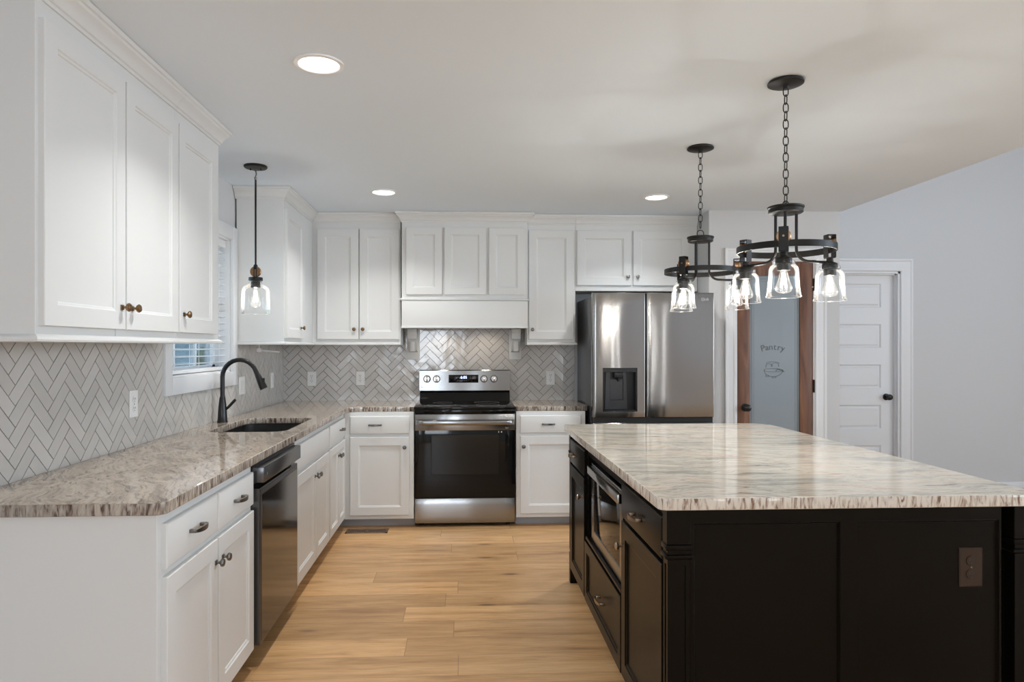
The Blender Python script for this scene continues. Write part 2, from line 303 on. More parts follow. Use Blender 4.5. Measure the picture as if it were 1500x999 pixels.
# ------------------------------------------------------------------ mesh helpers
class MB:
    def __init__(s): s.bm = bmesh.new(); s.X = Matrix.Identity(4)
    def v(s, p): return s.bm.verts.new(s.X @ Vector(p))
    def face(s, vs):
        try: return s.bm.faces.new(vs)
        except ValueError: return None
    def box(s, x0, y0, z0, x1, y1, z1, bev=0., seg=2):
        if x0 > x1: x0, x1 = x1, x0
        if y0 > y1: y0, y1 = y1, y0
        if z0 > z1: z0, z1 = z1, z0
        vs = [s.v(p) for p in ((x0,y0,z0),(x1,y0,z0),(x1,y1,z0),(x0,y1,z0),(x0,y0,z1),(x1,y0,z1),(x1,y1,z1),(x0,y1,z1))]
        fs = [s.face([vs[i] for i in q]) for q in ((0,3,2,1),(4,5,6,7),(0,1,5,4),(1,2,6,5),(2,3,7,6),(3,0,4,7))]
        if bev > 0:
            es = set(e for f in fs for e in f.edges)
            bmesh.ops.bevel(s.bm, geom=list(es), offset=bev, segments=seg, affect='EDGES', profile=.5)
        return s
    def prism(s, poly, d0, d1, axis='y'):
        """poly: 2-D points; extruded from d0 to d1 along axis."""
        def P(a, b, d):
            return {'y': (a, d, b), 'z': (a, b, d), 'x': (d, a, b)}[axis]
        A = [s.v(P(a, b, d0)) for a, b in poly]; B = [s.v(P(a, b, d1)) for a, b in poly]
        s.face(A); s.face(B[::-1]); n = len(poly)
        for i in range(n): s.face([A[i], B[i], B[(i+1) % n], A[(i+1) % n]])
        return s
    def lathe(s, prof, n=32, c=(0, 0, 0), axis='z', close=False):
        """prof: (r, h) along the axis."""
        rings = []
        for r, h in prof:
            if r < 1e-6:
                p = {'z': (0, 0, h), 'y': (0, h, 0), 'x': (h, 0, 0)}[axis]
                rings.append([s.v((c[0]+p[0], c[1]+p[1], c[2]+p[2]))]); continue
            row = []
            for k in range(n):
                a = 2*PI*k/n; u, v = r*math.cos(a), r*math.sin(a)
                p = {'z': (u, v, h), 'y': (u, h, v), 'x': (h, u, v)}[axis]
                row.append(s.v((c[0]+p[0], c[1]+p[1], c[2]+p[2])))
            rings.append(row)
        pr = list(zip(rings, rings[1:])) + ([(rings[-1], rings[0])] if close else [])
        for A, B in pr:
            if len(A) == 1 and len(B) == 1: continue
            if len(A) == 1:
                for k in range(n): s.face([A[0], B[k], B[(k+1) % n]])
            elif len(B) == 1:
                for k in range(n): s.face([A[k], B[0], A[(k+1) % n]])
            else:
                for k in range(n): s.face([A[k], B[k], B[(k+1) % n], A[(k+1) % n]])
        return s
    def tube(s, pts, r, n=10, closed=False, flat=None):
        """round tube (or flat=(w,h) rectangular strap) along pts."""
        P = [Vector(p) for p in pts]; rows = []; N = len(P)
        up = None
        for i, p in enumerate(P):
            if closed: t = (P[(i+1) % N]-P[i-1]).normalized()
            else: t = (P[min(i+1, N-1)]-P[max(i-1, 0)]).normalized()
            if up is None:
                up = Vector((0, 0, 1)) if abs(t.z) < .9 else Vector((1, 0, 0))
            side = t.cross(up).normalized(); up = side.cross(t).normalized()
            rr = r[i] if isinstance(r, (list, tuple)) else r
            row = []
            if flat:
                for a, b in ((-1,-1),(1,-1),(1,1),(-1,1)): row.append(s.v(p+side*a*flat[0]/2+up*b*flat[1]/2))
            else:
                for k in range(n):
                    a = 2*PI*k/n; row.append(s.v(p+side*math.cos(a)*rr+up*math.sin(a)*rr))
            rows.append(row)
        m = len(rows[0])
        for i in range(N if closed else N-1):
            A, B = rows[i], rows[(i+1) % N]
            for k in range(m): s.face([A[k], B[k], B[(k+1) % m], A[(k+1) % m]])
        if not closed: s.face(rows[0][::-1]); s.face(rows[-1])
        return s
    def rects(s, x0, x1, z0, z1, steps, y_back=0., back=True):
        """concentric rectangles: steps (inset, y); front is -y."""
        rows = []
        for ins, y in steps:
            rows.append([s.v(p) for p in ((x0+ins,y,z0+ins),(x1-ins,y,z0+ins),(x1-ins,y,z1-ins),(x0+ins,y,z1-ins))])
        for A, B in zip(rows, rows[1:]):
            for k in range(4): s.face([A[k], A[(k+1) % 4], B[(k+1) % 4], B[k]])
        s.face(rows[-1]); 
        if back: s.face(rows[0][::-1])
        return s
    def sweep(s, prof, path, z0, side=1, closed=False):
        """prof: (out, z) ; path: plan polyline; out is offset to the side with mitred corners."""
        P = [Vector((a, b)) for a, b in path]; N = len(P); rows = []
        def nrm(a, b):
            d = (b-a).normalized(); return Vector((d.y, -d.x))*side
        for i in range(N):
            if closed: n1, n2 = nrm(P[i-1], P[i]), nrm(P[i], P[(i+1) % N])
            else:
                n1 = nrm(P[i-1], P[i]) if i > 0 else nrm(P[0], P[1]); n2 = nrm(P[i], P[i+1]) if i < N-1 else n1
            mvec = (n1+n2)/(1+n1.dot(n2)) if (n1+n2).length > 1e-6 else n1
            rows.append([s.v((P[i].x+mvec.x*o, P[i].y+mvec.y*o, z0+z)) for o, z in prof])
        m = len(prof)
        for i in range(N if closed else N-1):
            A, B = rows[i], rows[(i+1) % N]
            for k in range(m): s.face([A[k], B[k], B[(k+1) % m], A[(k+1) % m]])
        if not closed: s.face(rows[0][::-1]); s.face(rows[-1])
        return s
    def build(s, name, mat, parent=None, smooth=True, ang=35):
        bmesh.ops.recalc_face_normals(s.bm, faces=s.bm.faces)
        if smooth:
            for f in s.bm.faces: f.smooth = True
            lim = R(ang)
            for e in s.bm.edges:
                if len(e.link_faces) != 2 or e.calc_face_angle(0) > lim: e.smooth = False
        me = bpy.data.meshes.new(name); s.bm.to_mesh(me); s.bm.free()
        me.materials.append(M[mat])
        o = bpy.data.objects.new(name, me); COL.objects.link(o)
        if parent is not None: o.parent = parent
        return o
def props(o, label, cat, group=None):
    o['label'] = label; o['category'] = cat
    if group: o['group'] = group
    return o
def thing(name, label, cat, loc=(0, 0, 0), rz=0, group=None):
    o = bpy.data.objects.new(name, None); COL.objects.link(o); o.location = loc; o.rotation_euler = (0, 0, rz)
    o.empty_display_size = .1
    return props(o, label, cat, group)
def struct(o, label, cat):
    o['kind'] = 'structure'; return props(o, label, cat)
def dup(root, loc, rz, label, group=None):
    def cp(o, par):
        c = o.copy(); COL.objects.link(c)
        if par is not None: c.parent = par
        for k in o.children: cp(k, c)
        return c
    r = cp(root, None); r.location = loc; r.rotation_euler = (0, 0, rz); props(r, label, r['category'], group)
    return r
def text_mesh(name, body, size, mat, parent, loc, rot, depth=.0006, spacing=1.):
    cu = bpy.data.curves.new(name, 'FONT'); cu.body = body; cu.size = size; cu.extrude = depth; cu.space_character = spacing
    cu.align_x = 'CENTER'; cu.align_y = 'CENTER'
    tmp = bpy.data.objects.new(name, cu); COL.objects.link(tmp)
    me = bpy.data.meshes.new_from_object(tmp); bpy.data.objects.remove(tmp)
    me.materials.clear(); me.materials.append(M[mat])
    me.transform(Matrix.Translation(loc) @ rot.to_4x4())
    o = bpy.data.objects.new(name, me); COL.objects.link(o); o.parent = parent
    return o

# ------------------------------------------------------------------ room shell
WL, WB, CH, XE, HI = -1.53, 5.85, 2.44, 2.985, 4.3
RY, RX, FY = -4.5, 7.5, 6.1       # rear wall, right wall, far wall of the great room
m = MB(); m.box(-1.7, RY-.15, -.1, RX+.15, FY+.2, 0)
struct(m.build('floor', 'floor', smooth=False), 'wide plank oak floor with knots', 'floor')
m = MB(); m.box(-1.7, RY-.15, CH, XE, FY+.2, CH+.12); m.box(XE-.12, RY-.15, CH+.12, XE, FY+.2, HI); m.box(XE-.12, RY-.15, HI, RX+.15, FY+.2, HI+.1)
struct(m.build('ceiling', 'ceil', smooth=False), 'flat white kitchen ceiling stepping up over the next room', 'ceiling')
# left wall with the window opening
WY0, WY1, WZ0, WZ1 = 3.62, 4.565, 1.205, 2.075
m = MB(); T = .16
m.box(WL-T, RY, 0, WL, -3.3, CH); m.box(WL-T, -1.5, 0, WL, WY0, CH); m.box(WL-T, -3.3, 0, WL, -1.5, .75); m.box(WL-T, -3.3, 2.2, WL, -1.5, CH); m.box(WL-T, WY1, 0, WL, FY, CH); m.box(WL-T, WY0, 0, WL, WY1, WZ0); m.box(WL-T, WY0, WZ1, WL, WY1, CH)  # opening behind the camera added for the left daylight lamp
wall_left = struct(m.build('wall_left', 'wall', smooth=False), 'left kitchen wall behind the sink counter', 'wall')
m = MB(); m.box(WL, WB, 0, 1.925, WB+.15, CH)
wall_back = struct(m.build('wall_back', 'wall', smooth=False), 'back kitchen wall behind the range', 'wall')
# pantry wall with door opening
PY = 5.262; PX0, PX1 = 1.922, 2.972; DX0, DX1, DZ = 2.135, 2.772, 2.055
m = MB(); m.box(PX0, PY, 0, DX0, PY+.12, CH); m.box(DX1, PY, 0, PX1, PY+.12, CH); m.box(DX0, PY, DZ, DX1, PY+.12, CH)
m.box(PX0, PY+.12, 0, PX0+.1, WB+.15, CH); m.box(PX1-.1, PY+.12, 0, PX1, FY, CH); m.box(PX0+.1, WB+.1, 0, PX1-.1, WB+.2, CH)
struct(m.build('wall_pantry', 'wallw', smooth=False), 'pale wall around the pantry door beside the refrigerator', 'wall')
GX0, GX1, GZ = 3.20, 4.02, 2.065
m = MB(); m.box(2.90, FY, 0, GX0, FY+.15, HI); m.box(GX1, FY, 0, RX+.15, FY+.15, HI); m.box(GX0, FY, GZ, GX1, FY+.15, HI); m.box(GX0, FY+.1, 0, GX1, FY+.15, GZ)
struct(m.build('wall_far', 'wall', smooth=False), 'tall grey wall of the next room with a panel door', 'wall')
# right and rear walls, unseen windows added for daylight; narrow ones streak the steel
def window_wall(name, label, along, c0, c1, zt, cut, flip, kind_label, n0):
    """wall of boxes along X ('x', at y=c) or Y ('y', at x=c) with openings cut=(centre, width, sill, head)"""
    def bx(m, a, b, z0, z1, d0, d1):
        if along == 'x': m.box(a, d0, z0, b, d1, z1)
        else: m.box(d0, a, z0, d1, b, z1)
    base, dep = flip; lo, hi = c0, c1
    m = MB(); a = lo
    for (c, w_, z0, z1) in cut:
        bx(m, a, c-w_/2, 0, zt, base, base+dep); bx(m, c-w_/2, c+w_/2, 0, z0, base, base+dep); bx(m, c-w_/2, c+w_/2, z1, zt, base, base+dep); a = c+w_/2
    bx(m, a, hi, 0, zt, base, base+dep)
    struct(m.build(name, 'wall', smooth=False), label, 'wall')
    for k, (c, w_, z0, z1) in enumerate(cut):
        m = MB(); e0, e1 = sorted((base+dep*.35, base+dep*.6))
        for u in ([c-w_/2, c+w_/2-.03] + ([c-.02] if w_ > .5 else [])): bx(m, u, u+.03, z0, z1, e0, e1)
        for z in (z0, (z0+z1)/2-.015, z1-.03): bx(m, c-w_/2, c+w_/2, z, z+.03, e0, e1)
        o = struct(m.build('window_%d' % (n0+k), 'trimw', smooth=False), kind_label, 'window')
        p = MB(); bx(p, c-w_/2, c+w_/2, z0, z1, (e0+e1)/2-.003, (e0+e1)/2+.003); p.build('pane', 'pane', o, smooth=False)
window_wall('wall_right', 'right wall of the next room with tall windows', 'y', RY, FY+.15, HI, [(-2.4, 2.6, .7, 3.1), (1.6, 2.6, .7, 3.1)], (RX, .15), 'tall window of the next room', 2)
window_wall('wall_rear', 'rear wall behind the viewer', 'x', -1.7, RX+.15, HI, list(REAR), (RY, -.15), 'white framed window in the rear wall', 4)
BB = [(0, 0), (.014, 0), (.014, .085), (.010, .10), (.006, .113), (0, .115)]
m = MB(); m.sweep(BB, [(GX1+.10, FY), (RX, FY)], 0, 1)
struct(m.build('baseboard_far', 'trimw'), 'white baseboard along the tall grey wall', 'baseboard')

# ------------------------------------------------------------------ herringbone backsplash (real tiles)
def clip(poly, a, b, c):      # keep a*x+b*y<=c
    out = []
    for i in range(len(poly)):
        p, q = poly[i], poly[(i+1) % len(poly)]
        dp, dq = a*p[0]+b*p[1]-c, a*q[0]+b*q[1]-c
        if dp <= 0: out.append(p)
        if (dp < 0 < dq) or (dq < 0 < dp):
            t = dp/(dp-dq); out.append((p[0]+(q[0]-p[0])*t, p[1]+(q[1]-p[1])*t))
    return out
def herring(u0, u1, z0, z1, holes):
    Lt, Wt, g = .1524, .0508, .0016
    tiles = []; s2 = math.sqrt(.5); n = 80
    for k in range(-n, n):
        for j in range(-n, n):
            # in the rotated grid: unit cells of W; herringbone of 3:1 tiles
            ox = k*Wt + j*Lt; oy = k*Wt - j*Lt
            for (x, y, a, b) in ((ox, oy, Lt, Wt), (ox, oy+Wt, Wt, Lt)):
                P = [(x+g, y+g), (x+a-g, y+g), (x+a-g, y+b-g), (x+g, y+b-g)]
                Q = [((px-py)*s2+u0+.05, (px+py)*s2+z0-.02) for px, py in P]
                tiles.append((Q, 0))
    # rectangles left once the holes are cut
    rects = [(u0, u1, z0, z1)]
    for (h0, h1, k0, k1) in holes:
        nr = []
        for (a, b, c, d) in rects:
            if h1 <= a or h0 >= b or k1 <= c or k0 >= d: nr.append((a, b, c, d)); continue
            if a < h0: nr.append((a, h0, c, d))
            if b > h1: nr.append((h1, b, c, d))
            A, B = max(a, h0), min(b, h1)
            if c < k0: nr.append((A, B, c, k0))
            if d > k1: nr.append((A, B, k1, d))
        rects = nr
    out = []
    for Q, _ in tiles:
        xs = [p[0] for p in Q]; ys = [p[1] for p in Q]
        if max(xs) < u0 or min(xs) > u1 or max(ys) < z0 or min(ys) > z1: continue
        tilt = (random.uniform(-.008, .008), random.uniform(-.008, .008)); cx, cy = sum(xs)/4, sum(ys)/4
        for (a, b, c, d) in rects:
            P = clip(clip(clip(clip(Q, -1, 0, -a), 1, 0, b), 0, -1, -c), 0, 1, d)
            if len(P) >= 3: out.append((P, tilt, cx, cy))
    return out
def tile_mesh(name, pieces, mapf, parent):
    m = MB()
    for P, (ta, tb), cx, cy in pieces:
        A = [m.v(mapf(u, z, .0)) for u, z in P]; B = [m.v(mapf(u, z, .0075+ta*(u-cx)+tb*(z-cy))) for u, z in P]
        m.face(B); n = len(P)
        for i in range(n): m.face([A[i], A[(i+1) % n], B[(i+1) % n], B[i]])
    return m.build(name, 'tile', parent, smooth=False)
sp = MB(); sp.box(WL, 1.7, .9, WL+.004, WY0-.02, 1.46); sp.box(WL, WY1+.02, .9, WL+.004, WB, 1.46); sp.box(WL, WY0-.02, .9, WL+.004, WY1+.02, 1.19)
g = sp.build('grout_bed', 'grout', wall_left, smooth=False)
tile_mesh('herringbone_tile', herring(1.7, WB-.009, .90, 1.46, [(WY0-.02, WY1+.02, 1.19, 2)]), lambda u, z, d: (WL+.003+d, u, z), g)
sp = MB(); sp.box(WL, WB-.004, .9, .955, WB, 1.60)
g = sp.build('grout_bed', 'grout', wall_back, smooth=False)
tile_mesh('herringbone_tile', herring(WL+.009, .955, .90, 1.60, []), lambda u, z, d: (u, WB-.003-d, z), g)
WBF = WB-.012; WLF = WL+.012      # tile faces

# ------------------------------------------------------------------ window over the sink
m = MB()
cs = .085; c0, c1, d0, d1 = WY0-.082, WY1+.080, WZ0-.088, WZ1+.082
m.box(WL, c0, d0, WL+.024, WY0+.004, d1, .004); m.box(WL, WY1-.004, d0, WL+.024, c1, d1, .004)
m.box(WL, WY0, WZ1-.004, WL+.0235, WY1, d1, .004); m.box(WL, WY0, d0, WL+.0235, WY1, WZ0+.004, .004)
win = struct(m.build('window_1', 'trimw'), 'white cased window over the sink with blinds down', 'window')
m = MB(); m.box(WL-T, WY0-.01, WZ0-.01, WL, WY0+.012, WZ1+.01); m.box(WL-T, WY1-.012, WZ0-.01, WL, WY1+.01, WZ1+.01)
m.box(WL-T, WY0, WZ1-.012, WL, WY1, WZ1+.01); m.box(WL-T, WY0, WZ0-.01, WL, WY1, WZ0+.012); m.build('window_frame', 'trimw', win, smooth=False)
m = MB(); sx0, sx1 = WL-.13, WL-.095
for a in (WY0+.012, WY1-.055): m.box(sx0, a, WZ0, sx1, a+.043, WZ1)
for z in (WZ0+.01, 1.62, WZ1-.05): m.box(sx0, WY0, z, sx1, WY1, z+.04)
for k in (1, 2): m.box(sx0+.01, WY0+(WY1-WY0)*k/3-.008, WZ0, sx1-.005, WY0+(WY1-WY0)*k/3+.008, WZ1)
for z in (1.44, 1.85): m.box(sx0+.01, WY0, z, sx1-.005, WY1, z+.016)
m.build('sash', 'trimw', win, smooth=False)
m = MB(); m.box(WL-.115, WY0+.02, WZ0+.02, WL-.11, WY1-.02, WZ1-.02); m.build('pane', 'pane', win, smooth=False)
bl = thing('window_blind', 'white horizontal slat blind lowered in the window over the sink', 'blind', (WL-.05, (WY0+WY1)/2, WZ0+.02))
hw = (WY1-WY0)/2-.018
m = MB(); m.box(-.028, -hw, WZ1-WZ0-.08, .028, hw, WZ1-WZ0-.034, .003); m.build('headrail', 'blind', bl)
m = MB(); nz = 20
for i in range(nz):
    z = .045+i*.0415
    if z > WZ1-WZ0-.09: break
    a = R(8); dx, dz = .024*math.cos(a), .024*math.sin(a)
    m.prism([(-dx, z-dz), (dx, z+dz), (dx, z+dz+.0025), (-dx, z-dz+.0025)], -hw, hw, 'y')
m.build('slats', 'blind', bl)
m = MB(); m.box(-.026, -hw, -.004, .026, hw, .016, .003); m.build('bottom_rail', 'blind', bl)
m = MB()
for a in (-hw+.12, -.0, hw-.12): m.tube([(.027, a, .01), (.027, a, WZ1-WZ0-.05)], .0012, 5); m.tube([(-.027, a, .01), (-.027, a, WZ1-WZ0-.05)], .0012, 5)
m.build('ladder_cord', 'blind', bl)
# what stands outside that window
m = MB(); m.box(-40, -12, -.6, -1.8, 45, -.4); struct(m.build('ground', 'lawn', smooth=False), 'lawn outside the kitchen window', 'lawn')
nh = thing('neighbour_house', 'blue sided house seen through the blinds of the sink window', 'house', (-10.4, 25, -.4), -PI/2)
m = MB(); m.box(-3, -5, 0, 1, 5, 3.6); m.build('wall', 'siding', nh, smooth=False)
m = MB(); m.prism([(-3.4, 3.6), (1.4, 3.6), (-1, 5.4)], -5.3, 5.3, 'y'); m.build('roof', 'shingle', nh, smooth=False)
for y in (-3.2, -.6, 2.2):
    m = MB(); m.box(.96, y, 1.2, 1.06, y+1.1, 2.7); f = m.build('window', 'trimw', nh, smooth=False)
    m = MB(); m.box(1.05, y+.1, 1.3, 1.07, y+1.0, 2.6); m.build('pane', 'darkst', f, smooth=False)
def tree(x, y, h, lab):
    t = thing('tree', lab, 'tree', (x, y, -.4))
    m = MB(); m.tube([(0, 0, 0), (.05, .03, h*.4), (0, .1, h*.8)], [.16, .12, .05], 8); m.build('trunk', 'bark', t)
    m = MB()
    for k in range(40):
        a, rr, z = random.uniform(0, 6.28), random.uniform(0, .9), random.uniform(h*.35, h)
        m.lathe([(0, -.35), (.25, -.2), (.36, 0), (.25, .22), (0, .35)], 7, (rr*math.cos(a), rr*math.sin(a), z))
    m.build('crown', 'leaf', t)
tree(-4.75, 14.2, 3.0, 'leafy tree outside at the right of the sink window view')

# ------------------------------------------------------------------ cabinets
DT = .019
def shaker(name, x0, x1, z0, z1, parent, mat='cab', fr=.062, y=0., smooth=True):
    m = MB(); m.rects(x0, x1, z0, z1, [(0, y), (0, y-DT+.002), (.002, y-DT), (fr, y-DT), (fr+.003, y-DT+.004), (fr+.010, y-DT+.006), (fr+.012, y-DT+.0095)])
    return m.build(name, mat, parent, ang=20)
def slab(name, x0, x1, z0, z1, parent, mat='cab', y=0.):
    m = MB(); m.rects(x0, x1, z0, z1, [(0, y), (0, y-DT+.005), (.003, y-DT+.0015), (.008, y-DT)])
    return m.build(name, mat, parent, ang=20)
def knob(x, z, parent, mat, y=-DT, s=1.):
    m = MB(); b = .0085*s
    m.rects(x-b, x+b, z-b, z+b, [(0, y), (0, y-.004), (.003, y-.006)])
    m.lathe([(.0045*s, y-.004), (.0045*s, y-.014), (.009*s, y-.017), (.0145*s, y-.021), (.0155*s, y-.026), (.012*s, y-.031), (.006*s, y-.033), (0, y-.033)], 8, (x, 0, z), 'y')
    return m.build('knob', mat, parent, ang=28)
def pull(x, z, parent, mat, y=-DT, L=.10, vert=False):
    m = MB()
    for sx in (-1, 1):
        m.box(x+sx*(L/2-.006)-.006, y-.022, z-.006, x+sx*(L/2-.006)+.006, y, z+.006, .0015)
    pts = []; 
    for k in range(13):
        t = k/12*2-1; pts.append((x+t*L/2, y-.022-.010*(1-t*t), z))
    rows = []
    for k, p in enumerate(pts):
        t = k/12*2-1; hh = .0045+.0035*(1-t*t)
        rows.append([m.v((p[0], p[1]-.003, p[2]-hh)), m.v((p[0], p[1]+.003, p[2]-hh)), m.v((p[0], p[1]+.003, p[2]+hh)), m.v((p[0], p[1]-.003, p[2]+hh))])
    for A, B in zip(rows, rows[1:]):
        for k in range(4): m.face([A[k], B[k], B[(k+1) % 4], A[(k+1) % 4]])
    m.face(rows[0]); m.face(rows[-1][::-1])
    return m.build('pull', mat, parent, ang=40)

CROWN = [(0, 0), (.006, .000), (.008, .010), (.014, .014), (.018, .028), (.028, .042), (.040, .052), (.043, .060), (.050, .063), (.052, .0785), (0, .0785)]
RAIL = [(0, .0), (.014, .0), (.016, .006), (.014, .014), (.006, .019), (0, .022)]
HC = CH-.0805
L90, N0, RR90 = PI/2, 0, -PI/2

def base_body(parent, wd, dep, top=.875, toe=.075, zb=.066, wall=True, mat='cab', toemat='toe'):
    m = MB(); m.box(0, 0, zb, wd, dep, top, .0015, 1); b = m.build('body', mat, parent)
    m = MB(); m.box(0.0, toe, 0, wd, toe+.018, zb); m.build('toe_kick', toemat, parent, smooth=False)
    return b

# left run: local x = world Y - Y0, front faces +X
FX = -.896+0.0   # face of the face frames is FX, door fronts stand proud
def dy(a, o): return a-o
o0 = 2.06
c = thing('base_cabinet', 'white base cabinet at the near end of the left run, two drawers over two doors', 'cabinet', (-.902, o0, 0), L90, 'white base cabinets')
m = MB(); m.box(0, 0, .066, .885, .625, .875, .0015, 1); m.build('body', 'cab', c)
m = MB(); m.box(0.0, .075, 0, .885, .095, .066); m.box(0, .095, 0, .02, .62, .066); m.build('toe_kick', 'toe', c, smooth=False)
for (x0, x1, kx) in ((.026, .447, .417), (.456, .868, .487)):
    d = shaker('door', x0, x1, .094, .680, c); knob(kx+.005, .600, d, 'pewter')
    d = slab('drawer', x0, x1, .705, .842, c); pull((x0+x1)/2, .775, d, 'pewter')

o0 = 3.628
c = thing('base_cabinet', 'white sink base cabinet beyond the dishwasher with a blank drawer front and two doors', 'cabinet', (-.902, o0, 0), L90, 'white base cabinets')
m = MB(); m.box(0, 0, .066, .018, .58, .875); m.box(.922, 0, .066, .94, .58, .875); m.box(.018, 0, .066, .922, .02, .875); m.box(.018, .02, .066, .922, .58, .085); m.build('body', 'cab', c, smooth=False)
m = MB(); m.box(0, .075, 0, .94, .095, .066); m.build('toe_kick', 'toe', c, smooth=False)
slab('drawer_front', .026, .916, .705, .842, c)
d = shaker('door', .026, .513, .094, .680, c); knob(.513-.03, .600, d, 'pewter')
d = shaker('door', .522, .916, .094, .680, c); knob(.522+.03, .600, d, 'pewter')

o0 = 4.570
c = thing('base_cabinet', 'narrow white base cabinet in the left corner, one drawer over two slim doors', 'cabinet', (-.902, o0, 0), L90, 'white base cabinets')
m = MB(); m.box(0, 0, .066, .635, .625, .875, .0015, 1); m.build('body', 'cab', c)
m = MB(); m.box(0, .075, 0, .71, .095, .066); m.build('toe_kick', 'toe', c, smooth=False)
d = slab('drawer', .020, .590, .705, .842, c); pull(.40, .775, d, 'pewter')
d = shaker('door', .020, .325, .094, .680, c, fr=.05); knob(.300, .600, d, 'pewter')
d = shaker('door', .333, .590, .094, .680, c, fr=.05); knob(.360, .600, d, 'pewter')

YF = 5.207     # face-frame plane of the back base cabinets
c = thing('base_cabinet', 'white base cabinet left of the range, one drawer over one door', 'cabinet', (-.900, YF, 0), 0, 'white base cabinets')
m = MB(); m.box(0, 0, .066, .524, .625, .875, .0015, 1); m.build('body', 'cab', c)
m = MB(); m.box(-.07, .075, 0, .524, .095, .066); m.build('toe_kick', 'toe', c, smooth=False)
d = slab('drawer', .046, .490, .712, .845, c); pull(.235, .780, d, 'pewter')
d = shaker('door', .046, .490, .098, .688, c); knob(.456, .612, d, 'pewter')
c = thing('base_cabinet', 'white base cabinet between the range and the refrigerator', 'cabinet', (.401, YF, 0), 0, 'white base cabinets')
m = MB(); m.box(0, 0, .066, .533, .625, .875, .0015, 1); m.build('body', 'cab', c)
m = MB(); m.box(0, .075, 0, .533, .095, .066); m.build('toe_kick', 'toe', c, smooth=False)
d = slab('drawer', .032, .498, .712, .845, c); pull(.246, .780, d, 'pewter')
d = shaker('door', .032, .498, .098, .688, c); knob(.056, .612, d, 'pewter')

# upper cabinets
def crown_rail(parent, path, side=1, rail=True, zr=1.385):
    m = MB(); m.sweep(CROWN, path, HC, side); m.build('crown_moulding', 'cab', parent, ang=25)
    if rail: m = MB(); m.sweep(RAIL, path, zr, side); m.build('light_rail', 'cab', parent, ang=25)
UX = -1.205
def upper(label, y0, y1, doors, strip=()):
    c = thing('upper_cabinet', label, 'cabinet', (UX, y0, 1.385), L90, 'white upper cabinets')
    m = MB(); m.box(0, 0, 0, y1-y0, .313, 2.44-1.385-.001, .001, 1); m.build('body', 'cab', c)
    for (a, b, kn) in doors:
        d = shaker('door', a-y0, b-y0, .045, .920, c)
        if kn: knob(kn-y0, .122, d, 'knobbr')
    for s in strip:
        m = MB(); m.box(s-y0, -.003, .022, s-y0+.017, 0, .050); m.build('stile', 'cab', c, smooth=False)
    return c
c = upper('tall white upper cabinet at the left foreground with a pair of doors', 1.985, 2.915, [(1.998, 2.464, 2.434), (2.471, 2.911, 2.507)], (2.425,))
m = MB(); m.sweep(CROWN, [(-.313, -.313), (0, 0)][:0] or [(0, .325), (0, 0), (.930, 0)], HC-1.385, 1); m.build('crown_moulding', 'cab', c, ang=25)
m = MB(); m.sweep(RAIL, [(0, .313), (0, 0), (.930, 0)], 0, 1); m.build('light_rail', 'cab', c, ang=25)
c = upper('white single door upper cabinet between the foreground pair and the sink window', 2.916, 3.425, [(2.920, 3.352, 2.962)], (2.925,))
m = MB(); m.sweep(CROWN, [(0, 0), (.509, 0), (.509, .325)], HC-1.385, 1); m.build('crown_moulding', 'cab', c, ang=25)
m = MB(); m.sweep(RAIL, [(0, 0), (.509, 0), (.509, .313)], 0, 1); m.build('light_rail', 'cab', c, ang=25)

c = thing('upper_cabinet', 'white corner upper cabinet beyond the sink window with one door facing the sink', 'cabinet', (UX, 4.652, 1.385), L90, 'white upper cabinets')
m = MB(); m.box(0, 0, 0, .868, .313, 1.054, .001, 1); m.build('body', 'cab', c)
d = shaker('door', .018, .50, .045, .920, c); knob(.40, .122, d, 'knobbr')
m = MB(); m.sweep(CROWN, [(0, .320), (0, 0), (.868-.052+.052, 0)], HC-1.385, 1); m.build('crown_moulding', 'cab', c, ang=25)
m = MB(); m.sweep(RAIL, [(0, .313), (0, 0), (.868, 0)], 0, 1); m.build('light_rail', 'cab', c, ang=25)
UY = 5.522
c = thing('upper_cabinet', 'white two door upper cabinet between the corner and the range hood', 'cabinet', (-1.205, UY, 1.385), 0, 'white upper cabinets')
m = MB(); m.box(-.3, .001, 0, .700, .313, 1.054, .001, 1); m.build('body', 'cab', c)
d = shaker('door', .040, .366, .045, .928, c); knob(.334, .125, d, 'knobbr')
d = shaker('door', .375, .690, .045, .928, c); knob(.403, .125, d, 'knobbr')
m = MB(); m.sweep(CROWN, [(0.0, 0), (.700, 0)], HC-1.385, 1); m.build('crown_moulding', 'cab', c, ang=25)
m = MB(); m.sweep(RAIL, [(0.0, 0), (.700, 0)], 0, 1); m.build('light_rail', 'cab', c, ang=25)

# hood
HX0, HX1, HY = -.490, .512, 5.450
c = thing('range_hood', 'white cabinet style range hood with three panels over the range', 'range hood', (HX0, HY, 1.522))
W_ = HX1-HX0
m = MB(); m.box(0, 0, .235, W_, .385, CH-1.523, .001, 1); m.build('body', 'cab', c)
m = MB(); t = .02
m.box(0, -.012, 0, W_, t, .215, .002); m.box(0, t, .003, t, .385, .235); m.box(W_-t, t, .003, W_, .385, .235)
m.box(-.003, -.020, -.004, W_+.003, .0, .012, .002); m.box(t, .06, .05, W_-t, .385, .235); m.build('apron', 'cab', c)
m = MB(); m.sweep([(0, 0), (.018, .004), (.020, .012), (.012, .018), (0, .022)], [(0, .30), (0, 0), (W_, 0), (W_, .30)], .214, 1); m.build('ledge_moulding', 'cab', c, ang=25)
for (a, b) in ((-.455, -.172), (-.152, .180), (.202, .486)): shaker('panel', a-HX0, b-HX0, .262, .796, c, fr=.055, y=0)
m = MB(); m.sweep(CROWN, [(0, .072-.001), (0, 0), (W_, 0), (W_, .071)], HC-1.522, 1); m.build('crown_moulding', 'cab', c, ang=25)
